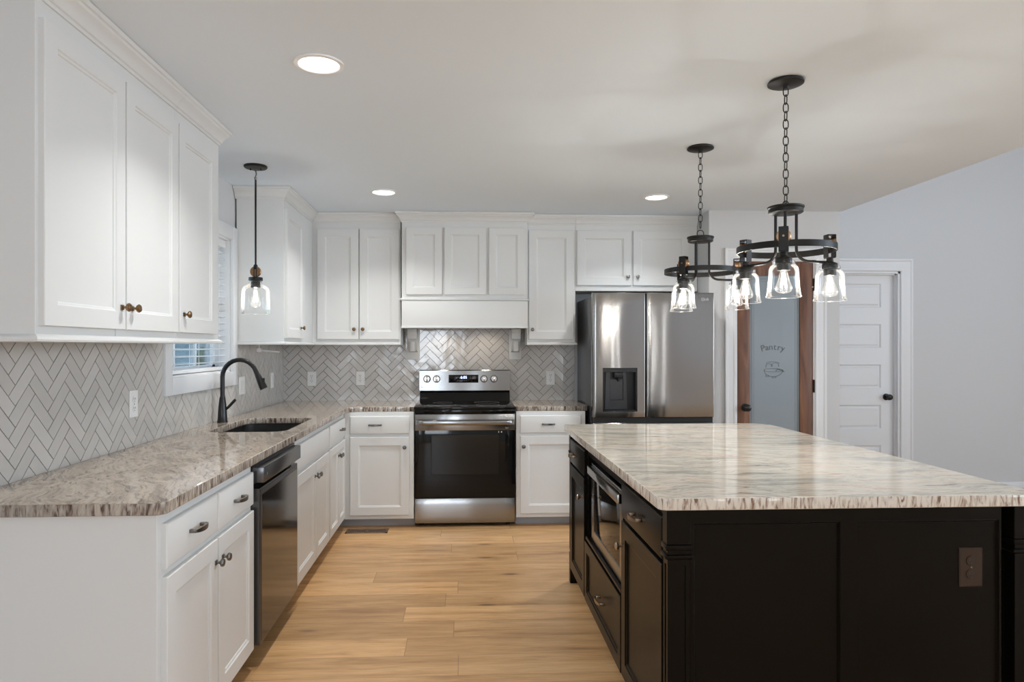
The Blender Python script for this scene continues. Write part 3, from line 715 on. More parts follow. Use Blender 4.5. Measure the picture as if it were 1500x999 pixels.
m = MB(); m.box(.16, .10, .040, W_-.16, .33, .050); m.build('hood_liner', 'steelr', c, smooth=False)
for x in (.33, .67):
    m = MB(); m.lathe([(0, .036), (.03, .036), (.03, .041), (0, .041)], 20, (x, .22, 0)); m.build('lamp_lens', 'lens', c)
    l = bpy.data.lights.new('hood_lamp', 'SPOT'); l.energy = 2.4; l.color = (1, .86, .70); l.spot_size = R(150); l.spot_blend = .6; l.shadow_soft_size = .03
    lo = bpy.data.objects.new('hood_lamp', l); COL.objects.link(lo); lo.location = (x, .22, .03); lo.parent = c
# corbels
def corbel(x0, lab):
    c = thing('corbel', lab, 'corbel', (x0, WBF, 1.262), 0, 'hood corbels')
    m = MB(); m.box(0, -.018, 0, .105, 0, .256, .002); m.build('back_plate', 'cab', c)
    m = MB(); pr = [(-.018, .256), (-.150, .256), (-.150, .232), (-.140, .222), (-.138, .175), (-.120, .165), (-.112, .16), (-.095, .12), (-.06, .075), (-.018, .062)]
    m.prism(pr, .016, .089, 'x'); m.build('bracket', 'cab', c, ang=30)
    m = MB(); m.box(.034, -.130, .070, .071, -.03, .150, .004); m.build('scroll', 'cab', c)
corbel(-.478, 'white wooden bracket under the left end of the range hood')
corbel(.388, 'white wooden bracket under the right end of the range hood')

c = thing('upper_cabinet', 'tall single door white upper cabinet right of the range hood', 'cabinet', (.514, UY, 1.385), 0, 'white upper cabinets')
m = MB(); m.box(0, 0, 0, .396, .313, 1.054, .001, 1); m.build('body', 'cab', c)
d = shaker('door', .014, .380, .045, .930, c); knob(.042, .125, d, 'pewter')
m = MB(); m.sweep(CROWN, [(0, 0), (.396, 0)], HC-1.385, 1); m.build('crown_moulding', 'cab', c, ang=25)
m = MB(); m.sweep(RAIL, [(0, 0), (.396, 0), (.396, .31)], 0, 1); m.build('light_rail', 'cab', c, ang=25)
c = thing('upper_cabinet', 'short two door white cabinet above the refrigerator', 'cabinet', (.911, UY, 1.825), 0, 'white upper cabinets')
m = MB(); m.box(0, 0, 0, 1.006, .313, CH-1.826, .001, 1); m.build('body', 'cab', c)
d = shaker('door', .010, .455, .045, .490, c); knob(.425, .115, d, 'pewter')
d = shaker('door', .472, .935, .045, .490, c); knob(.505, .115, d, 'pewter')
m = MB(); m.sweep(CROWN, [(0, 0), (1.006, 0)], HC-1.825, 1); m.build('crown_moulding', 'cab', c, ang=25)

# ------------------------------------------------------------------ countertops
def arc(cx, cy, r, a0, a1, n=6):
    return [(cx+r*math.cos(R(a0+(a1-a0)*k/n)), cy+r*math.sin(R(a0+(a1-a0)*k/n))) for k in range(n+1)]
def slab_top(name, outer, holes, mat, label, z=.914, th=.038):
    cu = bpy.data.curves.new(name, 'CURVE'); cu.dimensions = '2D'; cu.fill_mode = 'BOTH'; cu.extrude = th/2-.004; cu.bevel_depth = .004; cu.bevel_resolution = 2; cu.offset = -.004
    for pts in [outer]+holes:
        s = cu.splines.new('POLY'); s.points.add(len(pts)-1); s.use_cyclic_u = True
        for p, q in zip(s.points, pts): p.co = (q[0], q[1], 0, 1)
    tmp = bpy.data.objects.new(name, cu); COL.objects.link(tmp); me = bpy.data.meshes.new_from_object(tmp); bpy.data.objects.remove(tmp)
    me.materials.clear(); me.materials.append(M[mat]); me.transform(Matrix.Translation((0, 0, z-th/2)))
    o = bpy.data.objects.new(name, me); COL.objects.link(o); return props(o, label, 'countertop')
FR, FB = -.874, 5.232
outer = [(WLF+.001, 2.040)] + arc(FR-.035, 2.040+.035, .035, -90, 0) + [(FR, FB-.09)] + arc(FR+.09, FB-.09, .09, 180, 90)[1:] + [(-.376, FB), (-.376, WBF-.001), (WLF+.001, WBF-.001)]
SX0, SX1, SY0, SY1 = -1.385, -.965, 3.72, 4.46
def rrect(x0, x1, y0, y1, r): return arc(x0+r, y0+r, r, 180, 270)+arc(x1-r, y0+r, r, 270, 360)+arc(x1-r, y1-r, r, 0, 90)+arc(x0+r, y1-r, r, 90, 180)
slab_top('granite_countertop', outer, [rrect(SX0, SX1, SY0, SY1, .08)], 'granite', 'brown and cream granite countertop along the left wall and corner, with the sink')
slab_top('granite_countertop', [(.398, FB), (.955, FB), (.955, WBF-.001), (.398, WBF-.001)], [], 'granite', 'small brown granite countertop between the range and the refrigerator')
# sink
s = thing('undermount_sink', 'black undermount sink set in the left countertop', 'sink', ((SX0+SX1)/2, (SY0+SY1)/2, .66))
m = MB(); oX, oY = (SX1-SX0)/2+.012, (SY1-SY0)/2+.012
rr = lambda e, r: rrect(-oX+e, oX-e, -oY+e, oY-e, r)
loops = [(rr(-.012, .10), .214), (rr(0, .09), .214), (rr(.006, .085), .02), (rr(.03, .07), .004), (rr(.03+.0, .07), .0)]
rows = [[m.v((a, b, z)) for a, b in P] for P, z in loops[:4]]
for A, B in zip(rows, rows[1:]):
    for k in range(len(A)): m.face([A[k], A[(k+1) % len(A)], B[(k+1) % len(A)], B[k]])
m.face(rows[-1]); m.build('basin', 'sink', s)
m = MB(); m.lathe([(.045, .006), (.042, .009), (.02, .007), (0, .007)], 24, (0, .0, 0)); m.build('drain', 'pewter', s)
# faucet
f = thing('kitchen_faucet', 'matte black gooseneck faucet behind the sink', 'faucet', (-1.452, 4.195, .914))
m = MB(); m.lathe([(0, 0), (.031, 0), (.031, .006), (.0285, .012), (.026, .06), (.021, .115), (.0175, .145), (.015, .155), (0, .155)], 28); m.build('base', 'faucet', f)
m = MB(); pts = [(0, 0, .15), (0, 0, .20), (0, 0, .26)]
Rg = .102
for k in range(13):
    a = PI-(PI*.90)*k/12; pts.append((Rg+Rg*math.cos(a), 0, .275+Rg*math.sin(a)))
m.tube(pts, .0135, 14); m.build('spout', 'faucet', f)
e = Vector(pts[-1]); dr = (Vector(pts[-1])-Vector(pts[-2])).normalized()
m = MB(); p1 = e+dr*.02; p2 = e+dr*.10; p3 = e+dr*.115
m.tube([e-dr*.005, p1, e+dr*.022, p2, p3], [.014, .0155, .0165, .0235, .0225], 16); m.build('spray_head', 'faucet', f)
m = MB(); q = e+dr*.06+Vector((.021, 0, 0)); m.box(q.x-.004, -.007, q.z-.016, q.x+.006, .007, q.z+.016, .002); m.build('button', 'faucet', f)
m = MB(); m.tube([(.012, 0, .075), (.035, -.0, .092), (.072, -.0, .132), (.078, 0, .138)], [.009, .0085, .009, .007], 12); m.build('handle', 'faucet', f)

# ------------------------------------------------------------------ dishwasher
d = thing('dishwasher', 'black stainless dishwasher under the left countertop', 'dishwasher', (-.900, 2.951, 0), L90)
wd = .660
m = MB(); m.box(.004, .02, .09, wd-.004, .56, .868); m.box(.01, .07, 0, wd-.01, .10, .09); m.build('body', 'gapblack', d, smooth=False)
m = MB(); m.rects(.003, wd-.003, .098, .765, [(0, .02), (0, -.032), (.002, -.034), (.010, -.0365), (.013, -.0365)]); dd = m.build('door', 'darkst', d, ang=10)
m = MB(); m.rects(.016, wd-.016, .112, .738, [(0, -.0365), (.001, -.038)]); m.build('door_face', 'dwglass', dd, ang=10)
m = MB(); m.box(.003, -.052, .790, wd-.003, .01, .858, .004); m.build('handle', 'darkst', d)
m = MB(); m.box(.003, -.02, .858, wd-.003, .02, .872, .001); m.build('control_strip', 'blackpl', d)
m = MB(); m.lathe([(0, -.0524), (.006, -.0528), (.0066, -.052)], 16, (.05, 0, .822), 'y'); m.build('badge', 'pewter', d)

# ------------------------------------------------------------------ range
RW = .764
r = thing('electric_range', 'stainless steel electric range with black glass oven door', 'range', (-.370, 5.190, 0))
m = MB(); m.box(.003, .045, .02, RW-.003, .64, .895); m.build('body', 'gapblack', r, smooth=False)
for x in (.05, RW-.05):
    for y in (.10, .58):
        m = MB(); m.lathe([(0, 0), (.017, 0), (.017, .008), (.010, .012), (.010, .021), (0, .021)], 14, (x, y, 0)); m.build('leg', 'blackpl', r)
def bowed(x0, x1, z0, z1, y, bow, back, nx=16, nz=8, vert=True):
    m = MB(); rows = []
    for j in range(nz+1):
        z = z0+(z1-z0)*j/nz; tz = j/nz*2-1; row = []
        for i in range(nx+1):
            x = x0+(x1-x0)*i/nx; t = i/nx*2-1
            e = .004*(abs(t)**24+abs(tz)**24)
            row.append(m.v((x, y-bow*(1-(tz*tz if vert else t*t))+e, z)))
        rows.append(row)
    for j in range(nz):
        for i in range(nx): m.face([rows[j][i], rows[j][i+1], rows[j+1][i+1], rows[j+1][i]])
    per = rows[0]+[q[-1] for q in rows[1:]]+rows[-1][-2::-1]+[q[0] for q in rows[-2:0:-1]]
    bk = [m.v((v.co.x, back, v.co.z)) for v in per]
    for k in range(len(per)): m.face([per[k], per[(k+1) % len(per)], bk[(k+1) % len(per)], bk[k]])
    m.face(bk); return m
bowed(.002, RW-.002, .030, .215, .012, .006, .05).build('storage_drawer', 'steelr', r)
dr_ = bowed(.002, RW-.002, .222, .735, .004, .003, .05).build('oven_door', 'blackglass', r)
m = MB(); m.rects(.125, RW-.125, .400, .700, [(0, .004), (0, .0005), (.004, -.0002)], back=False); m.build('window', 'ovenwin', dr_, smooth=False)
m = MB(); m.box(.002, .002, .735, RW-.002, .05, .858, .002); m.build('upper_band', 'steelr', dr_)
m = MB(); rows = []
for k in range(25):
    t = k/24*2-1; x = RW/2+t*(RW/2-.008); y = -.046-.012*(1-t*t)+.05*max(0, abs(t)-.96)/.04*.6
    rows.append([m.v((x, y+a, .800+b)) for a, b in ((-.010, -.012), (-.012, 0), (-.008, .014), (.004, .019), (.010, .010), (.010, -.014), (0, -.019))])
for A, B in zip(rows, rows[1:]):
    for k in range(7): m.face([A[k], B[k], B[(k+1) % 7], A[(k+1) % 7]])
m.face(rows[0]); m.face(rows[-1][::-1])
for x in (.012, RW-.034): m.box(x, -.03, .785, x+.022, .004, .815, .003)
m.build('handle', 'steelr', dr_, ang=50)
m = MB(); m.box(.000, -.004, .862, RW, .06, .895, .006); m.box(-.004, -.006, .893, RW+.004, .60, .914, .005); m.build('cooktop', 'blackglass', r)
for (x, y, q) in ((.20, .16, .11), (.56, .16, .09), (.20, .42, .075), (.56, .42, .10)):
    m = MB(); m.lathe([(q, .9143), (q, .9147), (q+.003, .9147), (q+.003, .9143)], 40, (x, y, 0), close=True); m.build('burner_ring', 'markdim', r)

m = MB(); m.prism([(.600, .905), (.575, .905), (.590, .995), (.594, 1.000), (.64, 1.000), (.64, .905)], .003, RW-.003, 'x'); m.build('backguard', 'blackglass', r)
bg = MB(); bg.prism([(.568, 1.002), (.575, 1.168), (.580, 1.175), (.64, 1.175), (.64, 1.002)], .0, RW, 'x'); bgo = bg.build('control_panel', 'steelr', r, ang=30)
m = MB(); m.box(.245, .562, 1.068, .495, .58, 1.134, .001); disp = m.build('display', 'blackglass', bgo)
rotx = Matrix.Rotation(PI/2, 3, 'X')
text_mesh('clock_digits', '6:05', .032, 'digits', disp if False else bgo, (.372, .5612, 1.112), rotx)
m = MB()
for (x, z) in ((.300, 1.115), (.300, 1.10), (.322, 1.115), (.405, 1.115), (.405, 1.10), (.425, 1.115), (.425, 1.10)): m.box(x-.006, .5612, z-.002, x+.006, .562, z+.002)
for k in range(5): m.box(.318+k*.018, .5612, 1.083, .328+k*.018, .562, 1.087)
m.box(.447, .5612, 1.098, .472, .562, 1.122)
m.build('display_keys', 'markdim', bgo, smooth=False)
for x in (.064, .144, .542, .626):
    m = MB(); m.lathe([(0, .570), (.030, .570), (.031, .562), (.028, .556), (.026, .545), (.022, .541), (0, .541)], 28, (x, 0, 1.100), 'y')
    k = m.build('dial', 'dial', bgo)
    m = MB(); m.box(x-.008, .528, 1.074, x+.008, .545, 1.126, .003); m.build('grip', 'dial', k)
def lg(parent, x, y, z, s, mat):
    """round badge with a face-like L and G, then the two letters"""
    m = MB(); m.lathe([(s*.42, -.0004), (s*.42, .0006), (s*.5, .0006), (s*.5, -.0004)], 24, (x, y, z), 'y', close=True)
    m.box(x-.06*s, y-.0006, z-.16*s, x+.0*s, y+.0004, z+.2*s); m.box(x-.06*s, y-.0006, z-.2*s, x+.14*s, y+.0004, z-.12*s); m.box(x+.08*s, y-.0006, z-.02*s, x+.42*s, y+.0004, z+.05*s)
    m.lathe([(0, -.0006), (.06*s, -.0006), (.06*s, .0004)], 10, (x-.18*s, y, z+.12*s), 'y')
    o = m.build('badge', mat, parent, smooth=False)
    text_mesh('badge_letters', 'LG', s*.95, mat, o, (x+1.15*s, y-.0002, z), rotx)
lg(bgo, .020, .5690, 1.030, .010, 'markdim')
lg(dr_, RW-.07, .0008, .752, .010, 'mark')
lg(dr_, RW-.075, .0010, .844, .007, 'mark')
m = MB(); m.lathe([(0, .0002), (.005, .0002), (.005, .0022)], 12, (RW-.105, 0, .722), 'y'); m.box(RW-.128, .0002, .716, RW-.124, .002, .729); m.build('sticker', 'mark', dr_)

# ------------------------------------------------------------------ refrigerator
f = thing('refrigerator', 'stainless steel side by side refrigerator with water dispenser', 'refrigerator', (.972, 5.085, 0))
FWd = .925
m = MB(); m.box(.004, .085, .03, FWd-.004, .735, 1.755, .004); m.build('body', 'fridgeside', f)
for x in (.06, FWd-.06):
    m = MB(); m.lathe([(0, 0), (.02, 0), (.02, .031), (0, .031)], 12, (x, .15, 0)); m.build('foot', 'blackpl', f)
for x in (.015, FWd-.085):
    m = MB(); m.box(x, .02, 1.755, x+.07, .13, 1.775, .006); m.build('hinge_cover', 'blackpl', f)
def fr_front(name, x0, x1, z0, z1, hole=None, bow=.010, back=.075, rl=.016, rg=.004):
    m = MB()
    xs = sorted(set([x0, x0+.002, x0+.005, x0+.010, x0+.016, x1-.016, x1-.010, x1-.005, x1-.002, x1]+[x0+.016+(x1-x0-.032)*k/18 for k in range(19)]+(list(hole[:2]) if hole else [])))
    zs = sorted(set([z0, z0+.003, z0+.008, z1-.008, z1-.003, z1]+[z0+.008+(z1-z0-.016)*k/10 for k in range(11)]+(list(hole[2:]) if hole else [])))
    def Y(x, z):
        t = (x-x0)/(x1-x0)*2-1; dd = min(x-x0, x1-x); e = 0; rr = rl if x-x0 < x1-x else rg
        if dd < rr: e = (rr-math.sqrt(max(0, rr*rr-(rr-dd)**2)))*.8
        dz = min(z-z0, z1-z)
        if dz < .008: e += .5*(.008-math.sqrt(max(0, .008**2-(.008-dz)**2)))
        return -bow*(1-t*t)+e
    G = [[m.v((x, Y(x, z), z)) for x in xs] for z in zs]
    nx, nz = len(xs), len(zs); hb = set()
    for j in range(nz-1):
        for i in range(nx-1):
            if hole and hole[0]-1e-6 <= xs[i] and xs[i+1] <= hole[1]+1e-6 and hole[2]-1e-6 <= zs[j] and zs[j+1] <= hole[3]+1e-6: continue
            m.face([G[j][i], G[j][i+1], G[j+1][i+1], G[j+1][i]])
    per = G[0]+[q[-1] for q in G[1:]]+G[-1][-2::-1]+[q[0] for q in G[-2:0:-1]]
    bk = [m.v((v.co.x, back, v.co.z)) for v in per]
    for k in range(len(per)): m.face([per[k], per[(k+1) % len(per)], bk[(k+1) % len(per)], bk[k]])
    if hole:
        i0 = min(range(nx), key=lambda i: abs(xs[i]-hole[0])); i1 = min(range(nx), key=lambda i: abs(xs[i]-hole[1]))
        j0 = min(range(nz), key=lambda j: abs(zs[j]-hole[2])); j1 = min(range(nz), key=lambda j: abs(zs[j]-hole[3]))
        hp = [G[j0][i] for i in range(i0, i1+1)]+[G[j][i1] for j in range(j0+1, j1+1)]+[G[j1][i] for i in range(i1-1, i0-1, -1)]+[G[j][i0] for j in range(j1-1, j0, -1)]
        hk = [m.v((v.co.x, .004, v.co.z)) for v in hp]
        for k in range(len(hp)): m.face([hp[k], hp[(k+1) % len(hp)], hk[(k+1) % len(hp)], hk[k]])
    return m.build(name, 'steel', f, ang=30)
dl = fr_front('door', .000, .396, .838, 1.778, (.072, .335, .883, 1.212))
drr = fr_front('door', .404, FWd, .838, 1.778)
fr_front('freezer_drawer', .000, FWd, .44, .795); fr_front('freezer_drawer', .000, FWd, .05, .43)
m = MB(); m.box(.004, .02, .796, FWd-.004, .09, .837); m.box(.395, .03, .838, .405, .09, 1.75); m.build('handle_recess', 'gapblack', f, smooth=False)
m = MB(); a, b_, z0, z1 = .072, .335, .883, 1.212
m.box(a, .004, z0, a+.010, .072, z1); m.box(b_-.010, .004, z0, b_, .072, z1); m.box(a, .004, z0, b_, .072, z0+.008); m.box(a, -.004, z1-.033, b_, .072, z1); m.box(a, .068, z0, b_, .074, z1)
dsp = m.build('dispenser', 'blackpl', dl, smooth=False)
m = MB(); m.prism([(.100, .895), (.272, .895), (.262, 1.178), (.240, 1.178), (.240, .965), (.140, .965), (.140, 1.178), (.108, 1.178)], .052, .068, 'y'); m.box(.142, .058, .97, .238, .068, 1.12); m.build('paddle', 'blackpl2', dl, smooth=False)
m = MB(); m.box(.165, .015, 1.135, .235, .06, 1.180, .004); m.lathe([(0, 1.108), (.009, 1.108), (.011, 1.135), (0, 1.135)], 12, (.20, .035, 0)); m.build('nozzle', 'blackpl', dl)
lg(drr, .835, -.0075, 1.728, .026, 'mark')

# ------------------------------------------------------------------ island
IX, IY0, IY1 = .615, 2.050, 3.962      # front-left face plane of fronts
isl = thing('kitchen_island', 'black painted island cabinet with drawers, doors and corner posts', 'island', (0, 0, 0))
m = MB(); bx = IX+.020
m.box(1.10, 2.062, .07, 1.677, 3.95, .875); m.box(bx, 2.09, .07, 1.10, 2.66, .875); m.box(bx, 3.44, .07, 1.10, 3.94, .875)
m.box(bx, 2.66, .07, 1.10, 3.44, .405); m.box(bx, 2.66, .815, 1.10, 3.44, .875); m.box(bx+.05, 2.062, .07, 1.10, 2.09, .875)
m.box(bx+.06, 2.10, 0, 1.62, 3.90, .07)
m.box(bx-.016, 2.66, .395, bx, 3.44, .412, .003, 1)
m.build('body', 'black', isl, smooth=False)
def left_face(fn, ya, yb, z0, z1, **k):
    """build a front in local coordinates then turn it to face -X"""
    o = fn(z0=z0, z1=z1, x0=-yb, x1=-ya, parent=isl, mat='black', **k); o.location = (bx, 0, 0); o.rotation_euler = (0, 0, -PI/2); return o
def sh(x0, x1, z0, z1, parent, mat, fr=.06): return shaker('door', x0, x1, z0, z1, parent, mat, fr)
def sl(x0, x1, z0, z1, parent, mat): return slab('drawer', x0, x1, z0, z1, parent, mat)
def shd(x0, x1, z0, z1, parent, mat, fr=.05): return shaker('drawer', x0, x1, z0, z1, parent, mat, fr)
q = left_face(sl, 2.100, 2.645, .705, .838); pull(-2.385, .768, q, 'satinbr')
q = left_face(sh, 2.100, 2.645, .090, .692); knob(-2.612, .600, q, 'satinbr')
q = left_face(sl, 3.470, 3.925, .705, .838); pull(-3.76, .768, q, 'satinbr')
q = left_face(sh, 3.470, 3.925, .090, .692); knob(-3.508, .592, q, 'satinbr')
q = left_face(shd, 2.660, 3.455, .085, .385); pull(-3.00, .245, q, 'satinbr')
# corner posts
def post(x0, x1, y0, y1):
    m = MB(); e = .006
    m.box(x0, y0, 0, x1, y1, .175, .003); m.box(x0+.004, y0+.004, .175, x1-.004, y1-.004, .185, .003)
    m.box(x0+e, y0+e, .185, x1-e, y1-e, .725)
    # raised borders round a sunk panel on every side
    for (a0, b0, a1, b1) in ((x0+.002, y0+.002, x0+.016, y0+.016), (x1-.016, y0+.002, x1-.002, y0+.016), (x0+.002, y1-.016, x0+.016, y1-.002), (x1-.016, y1-.016, x1-.002, y1-.002)):
        m.box(a0, b0, .199, a1, b1, .7055)
    m.box(x0+.002, y0+.002, .185, x1-.002, y1-.002, .200); m.box(x0+.002, y0+.002, .705, x1-.002, y1-.002, .722)
    m.box(x0-.006, y0-.006, .724, x1+.006, y1+.006, .738, .005, 3); m.box(x0+.002, y0+.002, .738, x1-.002, y1-.002, .750); m.box(x0-.004, y0-.004, .750, x1+.004, y1+.004, .768, .004, 3)
    m.box(x0, y0, .768, x1, y1, .875, .002, 1)
    m.build('corner_post', 'black', isl)
post(IX+.002, IX+.076, 2.044, 2.092); post(IX+.002, IX+.076, 3.926, 3.972); post(1.722, 1.790-.012, 2.052, 2.118); post(1.722, 1.778, 3.90, 3.966)
m = MB()      # panelled end facing the camera
y0, y1 = 2.050, 2.063
m.box(.691, y0, .832, 1.677, y1, .875); m.box(.691, y0, .07, 1.677, y1, .135)
m.box(.691, y0, .135, .700, y1, .832); m.box(1.160, y0, .135, 1.218, y1, .832); m.box(1.669, y0, .135, 1.677, y1, .832)
for (a, b) in ((.700, 1.160), (1.218, 1.669)):
    m.rects(a, b, .135, .832, [(0, y0+.002), (.003, y0+.001), (.006, y0+.007), (.007, y0+.008)], back=False)
m.build('end_panel', 'black', isl, ang=15)
m = MB(); m.box(1.677, 2.10, .07, 1.690, 3.90, .875)
for ya, yb in ((2.16, 2.95), (3.05, 3.84)): m.box(1.690, ya, .16, 1.697, yb, .80, .003, 1)
m.box(1.69, 2.118, .80, 1.72, 3.90, .875)
m.build('side_panel', 'black', isl)
TX0, TX1, TY0, TY1 = .588, 1.800, 2.026, 3.992
slab_top('granite_island_top', arc(TX0+.03, TY0+.03, .03, 180, 270)+arc(TX1-.03, TY0+.03, .03, 270, 360)+arc(TX1-.12, TY1-.12, .12, 0, 90)+arc(TX0+.02, TY1-.02, .02, 90, 180), [], 'granitel', 'pale cream and grey granite slab on top of the black island')
# microwave
mw = thing('microwave', 'stainless built in microwave in the left side of the island', 'microwave', (.655, 3.365, .4145), -PI/2)
mwW, mwH = .665, .378
m = MB(); m.box(.0, .0, .0, mwW, .40, mwH, .004); m.build('body', 'darkst', mw)
m = MB(); m.rects(0, mwW, .0, mwH, [(0, 0), (0, -.018), (.003, -.020), (.052, -.020), (.056, -.016)]); k = m.build('door', 'steelr', mw, ang=20)
m = MB(); m.rects(.056, mwW-.056, .056, mwH-.056, [(0, -.014), (0, -.0175), (.002, -.018)]); m.build('glass', 'blackglass', k, ang=20)
m = MB(); m.box(.0, -.042, mwH-.052, mwW, -.018, mwH-.012, .004); m.build('handle', 'steelr', mw)

# ------------------------------------------------------------------ outlets and switches
def plate(kind, label, loc, rz, w_=.075, mat='plate', slots='slot', grp='wall plates'):
    t = thing(kind, label, 'outlet' if 'outlet' in kind else 'switch', loc, rz, grp)
    m = MB(); h = .122; m.rects(-w_/2, w_/2, -h/2, h/2, [(0, 0), (0, -.003), (.003, -.0055)]); m.build('cover_plate', mat, t, ang=25)
    if 'outlet' in kind:
        for z in (.021, -.021):
            m = MB(); m.lathe([(.0165, -.0054), (.0165, -.0075), (0, -.0075)], 20, (0, 0, z), 'y'); q = m.build('receptacle', mat, t)
            m = MB(); m.box(-.008, -.0080, z-.001, -.0055, -.007, z+.008); m.box(.0055, -.0080, z-.001, .008, -.007, z+.008); m.lathe([(0, -.0080), (.0025, -.0080), (.0025, -.007)], 8, (0, 0, z-.008), 'y'); m.build('slots', slots, q, smooth=False)
        m = MB(); m.lathe([(.003, -.005), (.003, -.0065), (0, -.007)], 10, (0, 0, 0), 'y'); m.build('screw', 'pewter', t)
    else:
        n = 2 if w_ > .1 else 1
        for k in range(n):
            x = (k-(n-1)/2)*.046
            m = MB(); m.box(x-.0165, -.0085, -.033, x+.0165, -.005, .033, .0015); m.build('rocker', mat, t)
    return t
plate('wall_outlet', 'white outlet on the herringbone tile near the left edge, before the window', (WLF, 3.220, 1.107), L90)
plate('wall_switch', 'white double switch on the left wall right of the window, behind the faucet', (WLF, 4.755, 1.105), L90, .118)
plate('wall_switch', 'white switch on the left wall near the back corner', (WLF, 5.492, 1.105), L90)
plate('wall_outlet', 'white outlet on the back tile nearest the left corner', (-1.280, WBF, 1.100), 0)
plate('wall_outlet', 'white outlet on the back tile just left of the range', (-.874, WBF, 1.104), 0)
plate('wall_outlet', 'white outlet on the back tile right of the range', (.746, WBF, 1.104), 0)
plate('island_outlet', 'brown outlet on the black end panel of the island', (1.582, 2.0585, .682), 0, mat='brownplate', grp='island outlet')

# ------------------------------------------------------------------ paper towel holder
t = thing('paper_towel_holder', 'clear empty paper towel bar under the corner upper cabinet', 'towel holder', (-1.43, 4.86, 1.385))
m = MB(); m.box(-.012, -.03, -.004, .012, .03, 0, .001); m.tube([(0, 0, -.002), (0, 0, -.028)], .004, 8); m.build('bracket', 'clearpl', t)
m = MB(); m.lathe([(0, -.016), (.014, -.014), (.018, 0), (.014, .014), (0, .016)], 18, (0, 0, -.040), 'x'); m.tube([(0, 0, -.04), (.145, -.02, -.052)], .006, 10); m.build('bar', 'clearpl', t)
# ------------------------------------------------------------------ floor register
t = thing('floor_register', 'brown slotted floor vent in front of the left back cabinet', 'floor vent', (-.715, 5.115, 0))
m = MB(); W2, D2 = .155, .062
m.box(-W2, -D2, 0, W2, -D2+.022, .004, .001, 1); m.box(-W2, D2-.022, 0, W2, D2, .004, .001, 1); m.box(-W2, -D2, 0, -W2+.02, D2, .004, .001, 1); m.box(W2-.02, -D2, 0, W2, D2, .004, .001, 1); m.box(-.006, -D2, 0, .006, D2, .004)
for k in range(22):
    x = -W2+.024+k*.0128; m.box(x, -D2+.02, .0005, x+.0055, D2-.02, .0036)
m.build('grille', 'vent', t, smooth=False)
m = MB(); m.box(-W2+.01, -D2+.01, 0, W2-.01, D2-.01, .0008); m.build('opening', 'slot', t, smooth=False)

# ------------------------------------------------------------------ pantry door
def casing(x0, x1, z1, y, wd, name, label):
    """flat-with-steps casing round an opening; x0..x1 inner edges"""
    m = MB(); prof = [(0, 0), (0, .010), (.006, .014), (.018, .014), (.022, .011), (wd-.026, .013), (wd-.018, .019), (wd-.003, .020), (wd, .016), (wd, 0)]
    pts = [(x0, 0, -1, 0), (x0, z1, -1, 1), (x1, z1, 1, 1), (x1, 0, 1, 0)]; rows = []
    for (x, z, sx, sz) in pts: rows.append([m.v((x+sx*a, y-b, z+sz*a)) for a, b in prof])
    n = len(prof)
    for A, B in zip(rows, rows[1:]):
        for k in range(n): m.face([A[k], B[k], B[(k+1) % n], A[(k+1) % n]])
    m.face(rows[0]); m.face(rows[-1][::-1])
    return struct(m.build(name, 'trimw', ang=30), label, 'trim')
tr = casing(DX0, DX1, DZ, PY, .090, 'trim_1', 'white casing around the pantry door')
m = MB(); m.box(DX0, PY, 0, DX0+.012, PY+.12, DZ); m.box(DX1-.012, PY, 0, DX1, PY+.12, DZ); m.box(DX0, PY, DZ-.012, DX1, PY+.12, DZ); m.build('jamb', 'trimw', tr, smooth=False)
pa, pb, py = DX0+.013, DX1-.013, PY+.004
m = MB(); sw = .104
m.box(pa, py, .01, pa+sw, py+.036, 2.040, .003); m.box(pb-sw, py, .01, pb, py+.036, 2.040, .003)
m.box(pa+sw, py+.001, 1.930, pb-sw, py+.035, 2.040); m.box(pa+sw, py+.001, .01, pb-sw, py+.035, .24)
pd = struct(m.build('door_1', 'dwood'), 'stained wood pantry door with frosted glass', 'door')
m = MB(); m.box(pa+sw, py+.014, .24, pb-sw, py+.022, 1.930); gl = m.build('frosted_glass', 'frost', pd, smooth=False)
m = MB()      # etched border lines
for off in (.012, .018, .034):
    a, b = pa+sw+off, pb-sw-off
    m.box(a, py+.0132, .25+off, a+.0016, py+.014, 1.92-off); m.box(b-.0016, py+.0132, .25+off, b, py+.014, 1.92-off)
    m.box(a, py+.0132, 1.92-off, b, py+.014, 1.9216-off)
m.build('etched_border', 'etch', gl, smooth=False)
cxp = (pa+pb)/2-.012
arcr = .30
for i, ch in enumerate('Pantry'):
    ang = R((i-2.5)*-6.3); lx = cxp+arcr*math.sin(-ang); lz = 1.368-arcr*(1-math.cos(ang))
    rot = Matrix.Rotation(ang, 3, 'Y').inverted() @ rotx if False else Matrix.Rotation(-ang, 3, 'Y') @ rotx
    text_mesh('etched_letter', ch, .070, 'etch', gl, (lx, py+.0128, lz), rot, spacing=1)
m = MB(); yy = py+.0126     # etched emblem: bowl of produce drawn in line
def ring(cx_, cz_, rx_, rz_, a0=0, a1=360, w_=.0014):
    P = [(cx_+rx_*math.cos(R(a0+(a1-a0)*k/20)), yy, cz_+rz_*math.sin(R(a0+(a1-a0)*k/20))) for k in range(21)]; m.tube(P, w_, 5)
ring(cxp+.004, 1.185, .075, .050, 180, 360); ring(cxp+.004, 1.185, .075, .014); ring(cxp-.03, 1.215, .026, .022, 0, 200); ring(cxp+.018, 1.218, .03, .026, -10, 190); ring(cxp, 1.235, .055, .018, 10, 170)
ring(cxp+.055, 1.180, .03, .012, -20, 200, .002); ring(cxp-.045, 1.140, .014, .007, w_=.0012); ring(cxp+.01, 1.128, .018, .006, w_=.0012)
m.tube([(cxp+.03, yy, 1.20), (cxp+.08, yy, 1.175), (cxp+.095, yy, 1.172)], .002, 5)
